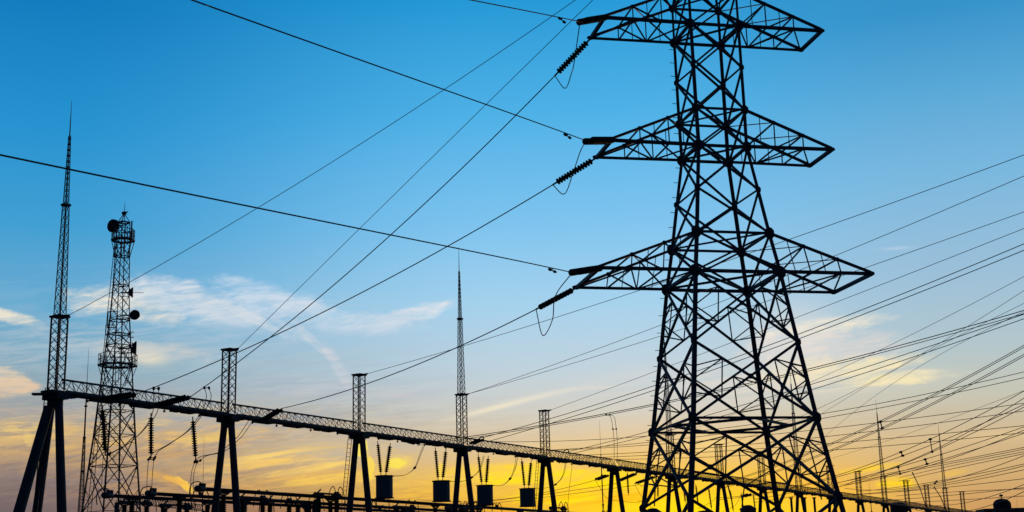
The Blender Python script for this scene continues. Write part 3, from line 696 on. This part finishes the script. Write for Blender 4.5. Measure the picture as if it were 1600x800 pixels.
for lb, px in (('upper wire through the spacer lower left of the farther rod', [(1180, 780), (1310, 752), (1376, 738), (1446, 719), (1540, 690), (1600, 667)]),
               ('lower wire through the spacer lower left of the farther rod', [(1180, 785), (1312, 757), (1404, 739), (1448, 728), (1540, 697), (1600, 677)]),
               ('wire just under those through the low spacer, thin', [(1312, 758), (1404, 741), (1480, 718), (1540, 698), (1600, 672)])):
    wirer(lb, px, 205, 140, .036, 1.25, IG)
LG = 'low wires converging at the lower right'
low = [('uppermost', [(1330, 750), (1460, 726), (1540, 711), (1600, 699)]), ('second', [(1330, 753), (1460, 729), (1600, 702)]), ('third', [(1404, 747), (1500, 725), (1600, 706)]), ('fourth', [(1404, 752), (1500, 730), (1600, 709)]),
       ('fifth', [(1320, 763), (1480, 752), (1540, 732), (1600, 712)]), ('sixth', [(1340, 768), (1476, 750), (1600, 725)]), ('seventh', [(1340, 772), (1476, 755), (1600, 728)]), ('eighth', [(1370, 771), (1476, 758), (1600, 734)]),
       ('ninth', [(1300, 775), (1400, 770), (1500, 757), (1600, 748)]), ('tenth', [(1360, 783), (1506, 772), (1600, 762)]), ('eleventh', [(1400, 786), (1520, 780), (1600, 775)]), ('twelfth', [(1420, 793), (1520, 798), (1560, 783), (1600, 768)]), ('thirteenth', [(1400, 775), (1500, 768), (1600, 764)]), ('fourteenth', [(1460, 790), (1540, 778), (1600, 757)])]
for nm, px in low:
    wirer('%s from top of the many low wires crossing the lower right corner' % nm, px, 225, 150, .038, 1.25, LG)
K_ = list(SPN)
def wkey(t): return [k for k in K_ if k.startswith(t)][0]
for u, ka, kb, lb in ((1377, 'steep twin wires, upper', 'steep twin wires, lower', 'dumbbell spacer between the steep wires beside the nearer rod'), (1409, 'top wire of the sweep', 'second wire of the sweep', 'dumbbell spacer on the wires halfway between the two right rods'),
                      (1455, 'top wire of the sweep', 'fourth wire of the sweep', 'dumbbell spacer just left of the farther right-hand rod'), (1447, 'upper wire through the spacer', 'lower wire through the spacer', 'dumbbell spacer lower left of the farther rod\'s collar'),
                      (1405, 'upper wire through the spacer', 'wire just under those', 'dumbbell spacer above the box masts right of the nearer rod'), (1462, 'fifth from top', 'sixth from top', 'dumbbell spacer just left of the farther rod\'s base')):
    A_, B_ = SPN[wkey(ka)], SPN[wkey(kb)]; a, b = at_px(A_, u - 1.5), at_px(B_, u + 1.5)
    m_ = MB(); m_.bar(a, b, .10)
    for p, q in ((a, A_.d), (b, B_.d)): m_.lathe(p - q*.25, p + q*.25, [(0, .06), (.08, .13), (.42, .13), (.5, .06)], 8)
    tag(m_.build('wire_spacer', DARKS), lb, 'spacer', 'spacers on the right-hand wires')
LW = 'wires on the far side of the gantry, low centre'
for lb, px in (('upper low wire running left from behind the sixth column', [(931, 750), (865, 768), (800, 777), (700, 784)]), ('middle low wire running left from behind the sixth column', [(966, 755), (866, 770), (802, 779), (640, 792)]), ('lowest wire running left behind the hanging drums', [(1000, 757), (869, 775), (790, 784), (640, 798)])):
    wirer(lb, px, 158, 210, .028, 1.3, LW)
for i, (a, b, lb) in enumerate((((951, 742), (930, 750), 'thick slanted string emerging left of the sixth column'), ((996, 739), (965, 752), 'thick slanted string right of the sixth column'), ((1026, 744), (991, 756), 'thick slanted string crossing the big tower\'s left foot'), ((1172, 772), (1160, 776), 'short slanted string inside the big tower\'s foot'))):
    string(at(*a, G(5.3).y), at(*b, G(5.3).y + 1.5), lb, 'slanted strings behind the gantry near the big tower', True, .15)
for a, b, lb in (((980, 737), (982, 774), 'thin hanging string midway between the sixth column and the big tower'), ((1028, 746), (1028, 778), 'thin hanging string just right of the big tower\'s left leg'), ((1087, 756), (1091, 790), 'first thin string right of the big tower\'s thick front leg'), ((1107, 761), (1112, 796), 'second thin string right of the big tower\'s thick front leg'),
                 ((1141, 766), (1146, 800), 'third thin string inside the big tower\'s foot'), ((1158, 770), (1163, 806), 'fourth thin string inside the big tower\'s foot'), ((1177, 772), (1181, 806), 'fifth thin string inside the big tower\'s foot'), ((1067, 752), (1071, 786), 'thin string just left of the big tower\'s thick front leg')):
    Y = G(kx(a[0])).y; string(at(*a, Y), at(*b, Y), lb, 'thin strings hanging behind the big tower', r=.14, pitch=.2)
for lb, pts, Y0, Y1 in (('curved dropper falling from the thick wire just right of the fifth column', [(809, 712), (806, 730), (800, 744)], 142, 142),
                        ('long slack dropper right of the fifth column', [(895, 722), (891, 750), (888, 780), (886, 805)], 150, 150),
                        ('jumper hanging from the slanted string left of the sixth column', [(931, 751), (939, 765), (948, 778), (962, 782), (1000, 786)], 158, 165),
                        ('slack jumper looping below the string behind the big tower\'s left foot', [(992, 757), (1000, 772), (1015, 790), (1030, 800)], 160, 162),
                        ('looping jumper inside the big tower near its front leg', [(1128, 800), (1148, 790), (1156, 776), (1159, 768)], 188, 190),
                        ('jumper loop low between the big tower\'s front legs', [(1090, 795), (1112, 784), (1122, 772), (1128, 760)], 180, 182)):
    curve_thing('dropper_wire', poly(pts, Y0, Y1), .022, lb, 'dropper wire', 'loose droppers low in the centre')
twin('dropper_wire', poly([(950, 648), (957, 652), (960, 668), (962, 690), (962, 722)], 120, 150), .024, .34, 'hooked twin dropper falling from the thick wire onto the sixth column', 'dropper wire', 'loose droppers low in the centre', (.02, .55))
for a, b, lb, Y in (((1426, 739), (1447, 792), 'raking dropper with a clamp on top left of the farther rod', 235), ((1460, 762), (1477, 795), 'shorter raking dropper at the base of the farther rod', 245)):
    twin('dropper_wire', poly([a, ((a[0]+b[0])/2 + 1, (a[1]+b[1])/2 - 2), b], Y, Y), .04, .3, lb, 'dropper wire', 'raking droppers at the right', (0.02,))
# landing hardware on the beam
for i, (pts, lb) in enumerate((([(749, 688), (750, 684), (755, 683), (756, 688)], 'small hooked clamp standing on the beam right of the rod-topped column'), ([(880, 708), (882, 704), (888, 703), (888, 709)], 'small hooked clamp standing on the beam left of the sixth column'))):
    curve_thing('line_clamp', poly(pts, 133 + i*20, 133 + i*20, 4), .06, lb, 'clamp', 'clamps on the beam', DARKS)
string(at(640, 690, 121), at(652, 693, 119), 'slim tension string lying along the beam of the third span', 'tension strings on the gantry beam', True, .14)
string(at(735, 694, 131), at(754, 686, 130), 'short tension string on the beam right of the rod-topped column', 'tension strings on the gantry beam', True, .14)

# ================================================================== DISH TOWER
CY = 150.0; CB = at(186, 700, CY); CX = at(183.5, 640, CY)
cw = lambda y: None
c0 = V((at(181, 632, CY).x, CY, 0))
zy = lambda y, x=185: at(x, y, CY).z
cx1 = V((math.cos(R(47)), math.sin(R(47)), 0)); cx2 = V((-math.sin(R(47)), math.cos(R(47)), 0))
pp = CY/2151/1.0
prof = [(0.0, 4.25), (zy(800), 46*pp), (zy(728), 38.5*pp), (zy(680), 33*pp), (zy(642), 29.5*pp), (zy(608), 26.5*pp), (zy(570), 23*pp), (zy(540), 20*pp), (zy(522), 18.4*pp), (zy(497), 16*pp), (zy(446), 13.2*pp), (zy(372), 11.2*pp), (zy(348), 10.2*pp)]
prof = [(z, w*.7071/1.0) for z, w in prof]
ct = thing('communication_tower', c0, 'square lattice communication tower with dark microwave dishes and railed platforms', 'communication tower')
cn = lambda i, a, b: c0 + cx1*(a*prof[i][1]) + cx2*(b*prof[i][1]) + UP*prof[i][0]
for a, b in ((-1, -1), (1, -1), (1, 1), (-1, 1)):
    m_ = MB()
    for i in range(len(prof)-1): m_.bar(cn(i, a, b), cn(i+1, a, b), .17 if i < 5 else .12 if i < 9 else .09)
    m_.build('leg', STEEL, ct)
m_ = MB(); m2 = MB()
for i in range(len(prof)-1):
    n = (1, 1, 1, 1, 1, 1, 1, 1, 1, 3, 5, 2)[i] if i < 12 else 1
    z0, w0 = prof[i]; z1, w1 = prof[i+1]; big = i < 8
    for q in range(n):
        za, zc = z0+(z1-z0)*q/n, z0+(z1-z0)*(q+1)/n; wa, wc = w0+(w1-w0)*q/n, w0+(w1-w0)*(q+1)/n
        f = lambda c, z, w: c0 + cx1*(c[0]*w) + cx2*(c[1]*w) + UP*z
        for A_, B_ in FACES:
            w = (.085 if i < 4 else .065) if big else .045
            a0, b0_, a1, b1 = f(A_, za, wa), f(B_, za, wa), f(A_, zc, wc), f(B_, zc, wc)
            m_.bar(a0, b1, w); m_.bar(b0_, a1, w)
            if q == n-1: m_.bar(a1, b1, .07)
            if big:
                t = (b0_-a0).length/((b0_-a0).length+(b1-a1).length); X = a0 + (b1-a0)*t
                for P_, Q_ in ((a0, a1), (b0_, b1)):
                    u_, l_ = P_ + (X-P_)*.5, Q_ + (X-Q_)*.5; lm = P_ + (Q_-P_)*.5
                    m2.bar(u_, P_ + (Q_-P_)*.28, .04); m2.bar(l_, P_+(Q_-P_)*.72, .04); m2.bar(u_, lm, .04) if i < 5 else None
    if i % 2 == 1 and i < 10:
        mids = [(f(A_, z1, w1) + f(B_, z1, w1))*.5 for A_, B_ in FACES]
        for k in range(4): m2.bar(mids[k], mids[(k+1) % 4], .05)
m_.build('bracing', STEEL, ct); m2.build('secondary_bracing', STEEL, ct)
def cplat(y, rad, drop):
    z = zy(y); m_ = MB(); n = 8; P = [c0 + V((math.cos(math.pi*2*(k+.5)/n), math.sin(math.pi*2*(k+.5)/n), 0))*rad + UP*z for k in range(n)]
    i = [m_.bar(P[k], P[(k+1) % n], .16, .14) for k in range(n)]; Q = [c0 + (V((p.x, p.y, 0)) - c0)*.68 + UP*z for p in P]; [(m_.bar(Q[k], Q[(k+1) % n], .1), m_.bar(P[k], Q[k], .08), m_.bar((P[k]+P[(k+1) % n])*.5, (Q[k]+Q[(k+1) % n])*.5, .06)) for k in range(n)]
    for p in P[::1]: m_.bar(p, c0 + (V((p.x, p.y, 0)) - c0)*.66 + UP*(z-drop), .07)
    o = m_.build('platform', DARKS, ct); ORI[o.name] = c0; m_ = MB()
    for k in range(n):
        a, b = P[k], P[(k+1) % n]
        for h in (.65, 1.25): m_.bar(a+UP*h, b+UP*h, .055)
        for q in range(3): p = a+(b-a)*(q/3); m_.bar(p, p+UP*1.25, .055)
    m_.build('railing', STEEL, o)
cplat(571, 30.5*pp, 2.2); cplat(376, 18.5*pp, 1.8)
for y in (501, 522, 540, 401):
    z = zy(y); m_ = MB(); w = 1.08*[p[1] for p in prof if True][9 if y < 510 else 8 if y < 530 else 7] if y != 401 else prof[11][1]*1.15
    for A_, B_ in FACES: m_.bar(c0+cx1*(A_[0]*w)+cx2*(A_[1]*w)+UP*z, c0+cx1*(B_[0]*w)+cx2*(B_[1]*w)+UP*z, .09, .09)
    m_.build('landing', DARKS, ct)
for ya_, yb_, xo, w in ((388, 402, -13, .9), (487, 512, -18.5, 1.0), (508, 523, -21, 1.0), (520, 528, 17, .6)):
    m_ = MB(); z0, z1 = zy(yb_), zy(ya_); p = c0 + V((xo*pp, -.2, 0))
    m_.bar(p+UP*z0, p+UP*z1, .09); m_.bar(p+UP*z1, p+V((w, 0, z1)), .08); m_.bar(p+UP*z0, p+V((w, 0, z0)), .09); m_.build('cage_frame', STEEL, ct)
# cable ladder up the left face
m_ = MB(); a = c0 + V((-2.7, -.9, 0)); b = c0 + V((-.55, -.6, zy(372)))
for s_ in (-.2, .2): m_.bar(a+V((s_, 0, 0)), b+V((s_, 0, 0)), .06)
for k in range(95): p = a+(b-a)*(k/94); m_.bar(p-V((.22, 0, 0)), p+V((.22, 0, 0)), .03)
m_.build('cable_ladder', DARKS, ct)
def dish(px, py, r, face, deep, label, grid=False, mount=None):
    c = at(px, py, CY); d = V(face).normalized(); m_ = MB()
    prof_ = [(0, r*.98), (.02, r), (deep, r), (deep+.03, r*.97), (deep+.25, r*.7), (deep+.4, r*.25), (deep+.5, .08)] if not grid else [(0, r), (.05, r), (.35, r*.6), (.55, .12)]
    m_.lathe(c + d*(deep*.5), c - d, prof_, 28); o = tag(m_.build('microwave_dish', DARKS, ct, False), label); ORI[o.name] = c0
    m_ = MB(); q = mount or V((c0.x, CY, c.z)); m_.bar(c - d*.2, q, .14); m_.bar(c - d*.4 - UP*r*.8, c - d*.4 + UP*r*.8, .11)
    m_.bar(c - d*.4 - UP*r*.7, q - UP*r*.7, .07); m_.build('dish_mount', STEEL, o)
    if grid: m_ = MB(); m_.bar(c, c + d*1.2, .05); m_.build('feed_horn', STEEL, o)
dish(177, 353, .78, (-.42, -.9, -.05), .35, 'large dark drum-backed dish beside the top platform')
dish(210.5, 492, .56, (.45, -.89, 0), .4, 'round dark dish right of the tower at mid height')
dish(212.5, 544, .80, (.97, .25, 0), .10, 'dark dish facing right above the lower platform, seen edge-on')
dish(207.5, 457, .62, (.97, .25, 0), .05, 'light grid dish facing right, seen edge-on', True)
top = c0 + UP*zy(348)
m_ = MB()
for A_, B_ in FACES: m_.bar(cn(-1, *A_), cn(-1, *B_), .14); m_.bar(cn(-1, *A_), top + UP*1.1, .08)
m_.bar(top + UP*1.1 - V((.2, 0, 0)), top + V((.45, 0, 1.3)), .1); m_.box(top + UP*1.15, (.5, .3, .3)); m_.build('top_frame', STEEL, ct)
m_ = MB(); m_.tube([top + UP*1.0, at(195.5, 316, CY)], .045, 6, .02); m_.build('whip_antenna', STEEL, ct)
m_ = MB(); p = at(205.5, 362, CY); m_.bar(p - UP*1.2, p + UP*1.3, .14); m_.bar(p, c0 + UP*p.z, .08); m_.build('panel_antenna', DARKS, ct)

# ================================================================== thin masts
def thin_mast(px, ytop, ybase, Y, w0, label, lat_=True, frac=.35, wtop=.1):
    b = at(px, ybase, Y); tip = V((b.x, Y, at(px + (0), ytop, Y).z)); o = V((b.x, Y, 0))
    t = thing('lattice_mast', o, label, 'lightning mast', 'slender free-standing masts'); zt = tip.z; zl = zt*(1 - frac)
    m_ = MB()
    for A_, _ in FACES: m_.bar(o + V((A_[0]*w0, A_[1]*w0, 0)), o + V((A_[0]*wtop, A_[1]*wtop, zl)), .07)
    if lat_: tower_lat(m_, [(0, w0, int(zl/.8)), (zl, wtop, 0)], o, V((1, 0, 0)), V((0, 1, 0)), .04)
    m_.build('mast_body', STEEL, t)
    m_ = MB(); m_.tube([o + UP*(zl - .2), o + UP*(zl + (zt-zl)*.6)], .11, 8, .08); m_.build('upper_pole', STEEL, t)
    for z in (zl, zl*.8, zl + (zt-zl)*.35):
        m_ = MB(); m_.lathe(o+UP*(z-.12), o+UP*(z+.12), [(0, .12), (.06, .22), (.18, .22), (.24, .12)], 8); m_.build('collar', DARKS, t)
    m_ = MB(); m_.tube([o + UP*(zl + (zt-zl)*.6), tip], .04, 6, .015); m_.build('rod_tip', STEEL, t)
thin_mast(131, 545, 700, 170, .5, 'slender lattice mast standing left of the dish tower')
thin_mast(317, 683, 760, 210, .12, 'hair-thin mast left of the second column', False, .8, .08)
thin_mast(941, 657, 760, 240, .30, 'slender mast just left of the mastless sixth column', True, .5)
thin_mast(1361, 747, 790, 300, .2, 'small thin mast right of the big tower, left of the nearer rod', False, .5)
thin_mast(1590, 778, 798, 400, .2, 'tiny mast right of the domed building', False, .6)
# distant second gantry behind the bus yard, left
m_ = MB(); A = at(182, 785, 190); B = at(318, 798, 215); t = thing('distant_gantry', V((A.x, A.y, 0)), 'small distant lattice gantry seen between the busbars at lower left', 'gantry')
A.z = B.z = (A.z + B.z)/2; u_ = UP*.9
m_ = MB(); m_.bar(A, B, .12); m_.bar(A+u_, B+u_, .1); lat(m_, A, B, A+u_, B+u_, 34, .06); m_.build('beam', STEEL, t)
for p in (A, (A+B)*.5, B):
    m_ = MB(); m_.tube([V((p.x, p.y, 0)), p], .25, 10); m_.build('leg', CONC, t)

# ================================================================== tubular busbars
def post(t, p, h=2.3, stem=True):
    m_ = MB(); prof_ = []
    n = 14
    for i in range(n): z = h*i/n; prof_ += [(z, .18), (z+h/n*.3, .27), (z+h/n*.5, .27), (z+h/n*.75, .18)]
    m_.lathe(p - UP*h, p, prof_, 12); o = m_.build('post_insulator', PORC, t, True)
    m_ = MB(); m_.tube([V((p.x, p.y, 0)), p - UP*h], .22, 12); m_.build('support_pole', CONC, t)
    m_ = MB(); m_.box(p + UP*.04, (.7, .4, .08), (gd, gn, UP)); m_.bar(p - gd*.7 + UP*.12, p + gd*.7 + UP*.12, .1)
    m_.bar(p - gd*.25 - UP*.1, p - gd*.75 + UP*.15, .1); m_.bar(p + gd*.25 - UP*.1, p + gd*.75 + UP*.15, .1); m_.build('bus_clamp', DARKS, t)
def bus(px, py, Y, label, sup, L=85, r=.15, arcs=()):
    p = at(px, py, Y); t = thing('busbar', V((p.x, p.y, 0)), label, 'busbar', 'tubular busbars low at the left')
    m_ = MB(); m_.tube([p, p + gd*L], r, 12); m_.build('bus_tube', ALU, t, True)
    m_ = MB(); m_.lathe(p - gd*.3, p + gd*.8, [(0, .08), (.06, .2), (.2, .27), (.6, .26), (.9, .21), (1.1, .18)], 14); m_.build('corona_ball', ALU, t, True)
    m_ = MB(); m_.tube(spline([p + gd*.5 + UP*.2, p + gd*.3 + UP*.5, p - gd*.1 + UP*.55, p - gd*.7 + UP*.35, p - gd*.9 - UP*.2, p - gd*.8 - UP*.8], 4), .045, 6); m_.box(p + gd*.5 + UP*.3, (.5, .3, .3), (gd, gn, UP)); m_.build('end_clamp', DARKS, t)
    for s_ in sup: post(t, p + gd*s_ - UP*(r + .12))
    for s_ in arcs:
        q = p + gd*s_
        m_ = MB()
        for off in (-.75, .75): m_.tube(spline([q + gd*off*1.5 - UP*1.0, q + gd*off*1.25 + UP*.1, q + gd*off*.8 + UP*.55, q + gd*off*.3 + UP*.35, q + UP*.1], 4), .045, 6)
        m_.box(q + UP*.22, (.35, .25, .25), (gd, gn, UP)); m_.bar(q + UP*.3, q + UP*.6, .07); m_.build('bus_connector', DARKS, t)
    return p
bus(309, 763.5, 108, 'upper tubular busbar, starting left of the second column', (3, 17, 34, 51, 68), 110, .16, (25, 41, 46, 72))
bus(232, 771, 109.5, 'middle tubular busbar, starting below the straight hanging string', (3.5, 11.5, 20, 36, 52, 69), 110, .15, (6, 30, 62, 66))
bus(164, 774, 111, 'lower tubular busbar, starting at the foot of the dish tower', (3.0, 12, 26, 43, 60), 110, .15, (20, 38, 54))
# pantograph disconnectors sitting between the bars
def disconnector(px, py, Y, label):
    p = at(px, py, Y); t = thing('disconnector', V((p.x, p.y, 0)), label, 'disconnector switch', 'disconnectors below the busbars')
    for s_ in (-1.3, 1.3):
        post(t, p + gd*s_, 2.1)
    m_ = MB(); m_.bar(p - gd*1.9 + UP*.25, p + gd*1.9 + UP*.25, .16); m_.box(p + gd*1.3 + UP*.35, (.45, .3, .25), (gd, gn, UP)); m_.bar(p - gd*1.6 + UP*.2, p - gd*1.0 + UP*.6, .1); m_.build('blade', ALU, t)
    m_ = MB()
    for s_ in (-1, 1): m_.tube(spline([p + gd*(1.3 + s_*.1) + UP*.4, p + gd*(1.3+s_*.5) + UP*.95, p + gd*(1.3+s_*1.0) + UP*.5, p + gd*(1.3+s_*1.2) - UP*.5], 4), .04, 6)
    m_.build('arcing_horn', DARKS, t)
for px, py, Y, lb in ((212, 789, 118, 'low disconnector under the middle busbar left end'), (275, 794, 116, 'low disconnector left of the second column'), (395, 782, 118, 'disconnector just right of the second column'), (437, 786, 121, 'disconnector between second and third columns, left one'), (480, 788, 124, 'disconnector midway between second and third columns'), (512, 776, 122, 'tall disconnector with horns left of the laddered column'), (632, 796, 132, 'low disconnector right of the first drum'), (712, 797, 138, 'low disconnector at the foot of the rod-topped column'), (738, 797, 142, 'horned low disconnector left of the third drum'), (872, 797, 150, 'horned low disconnector right of the fifth column')):
    disconnector(px, py, Y, lb)
for px, Y, lb in ((345, 118, 'slim pale portal post hidden behind the second column'), (483, 124, 'portal post pair left half, below the upper busbar'), (491, 124, 'portal post pair right half, below the upper busbar'), (1236, 235, 'bare post right of the big tower\'s front leg'), (1257, 238, 'bare post leaning near the big tower\'s right foot'), (1272, 240, 'bare post beside the big tower\'s right foot')):
    p = at(px, 785 if px < 1000 else 778, Y); m_ = MB(); m_.tube([V((p.x, p.y, 0)), p], .24, 10, .2); m_.box(p, (.6, .6, .2)); tag(m_.build('support_post', CONC), lb, 'post', 'bare support posts')

# ================================================================== buildings on the horizon
def windows(t, o, wx, wy, h, nx, nz, X, Y):
    for i in range(nx):
        for j in range(nz):
            m_ = MB(); m_.box(o + X*(-wx/2 + (i+.5)*wx/nx) - Y*(wy/2 + .02) + UP*(h*(j+.55)/nz), (wx/nx*.5, .1, h/nz*.5), (X, Y, UP)); m_.build('window', GLASS, t)
X_, Y_ = V((1, 0, 0)), V((0, 1, 0))
c = at(1567, 800, 450); zt = at(1567, 779, 450).z; zs = at(1567, 788, 450).z; o = V((c.x, 450, 0)); rw = 13.6*450/2151
t = thing('domed_building', o, 'dark domed building with a finial on the horizon at the lower right', 'building')
zw = at(1567, 795, 450).z
m_ = MB(); m_.box(o + UP*(zw/2), (15, 9, zw)); m_.build('wall', WALLM, t)
m_ = MB(); m_.lathe(o + UP*(zw-.5), o + UP*60, [(0, rw), (zs-zw+.5, rw)] + [(zs-zw+.5 + (zt-zs)*math.sin(a*math.pi/16), rw*max(.03, math.cos(a*math.pi/16))) for a in range(1, 8)], 24); m_.build('dome', ROOFM, t)
m_ = MB(); m_.tube([o + UP*(zt-.3), V((c.x, 450, at(1562, 772, 450).z))], .18, 6, .08); m_.box(o + UP*(zt+1.0), (.9, .9, .6)); m_.build('finial', DARKS, t)
windows(t, o, 15, 9, zw, 5, 7, X_, Y_)
c = at(1404, 800, 330); o = V((c.x, 330, 0)); zt = at(1404, 784.5, 330).z; rw = 12.5*330/2151
t = thing('round_tank', o, 'dark round-shouldered tank behind the gantry beam at the right', 'tank')
m_ = MB(); m_.lathe(o, o + UP*60, [(0, rw), (zt-.9, rw), (zt-.4, rw*.86), (zt-.08, rw*.6), (zt, rw*.1)], 28); m_.build('shell', DARKS, t)
m_ = MB(); m_.lathe(o + UP*(zt-1.0), o + UP*60, [(0, rw*1.03), (.15, rw*1.03)], 28); m_.build('rim_band', STEEL, t)
for px, py, w, Y, lb in ((1169, 789, 24, 130, 'low dark pavilion roof inside the big tower\'s foot'), (1020, 794, 28, 120, 'low dark roof at the big tower\'s left foot'), (1101, 797.5, 44, 140, 'low flat roof between the big tower\'s front legs')):
    c = at(px, 800, Y); o = V((c.x, Y, 0)); zt = at(px, py, Y).z; ww = w*Y/2151
    t = thing('kiosk', o, lb, 'small building'); hh = zt - ww*.32
    m_ = MB(); m_.box(o + UP*(hh/2), (ww*.9, ww*.9, hh)); m_.build('wall', WALLM, t)
    m_ = MB(); m_.lathe(o + UP*hh, o + UP*60, [(0, ww*.56), (.12, ww*.56), (ww*.30, ww*.22), (ww*.32, ww*.05)], 8); m_.build('roof', ROOFM, t)
    windows(t, o, ww*.9, ww*.9, hh, 2, 3, X_, Y_)
c = at(1530, 800, 480); o = V((c.x, 480, 0)); zt = at(1585, 797, 480).z
t = thing('long_building', o + V((6, 30, 0)), 'long low building beside the domed one at the lower right edge', 'building')
m_ = MB(); m_.box(o + V((12, 30, zt/2)), (34, 12, zt)); m_.build('wall', WALLM, t); m_ = MB(); m_.box(o + V((12, 30, zt + .2)), (35, 13, .4)); m_.build('roof', ROOFM, t)
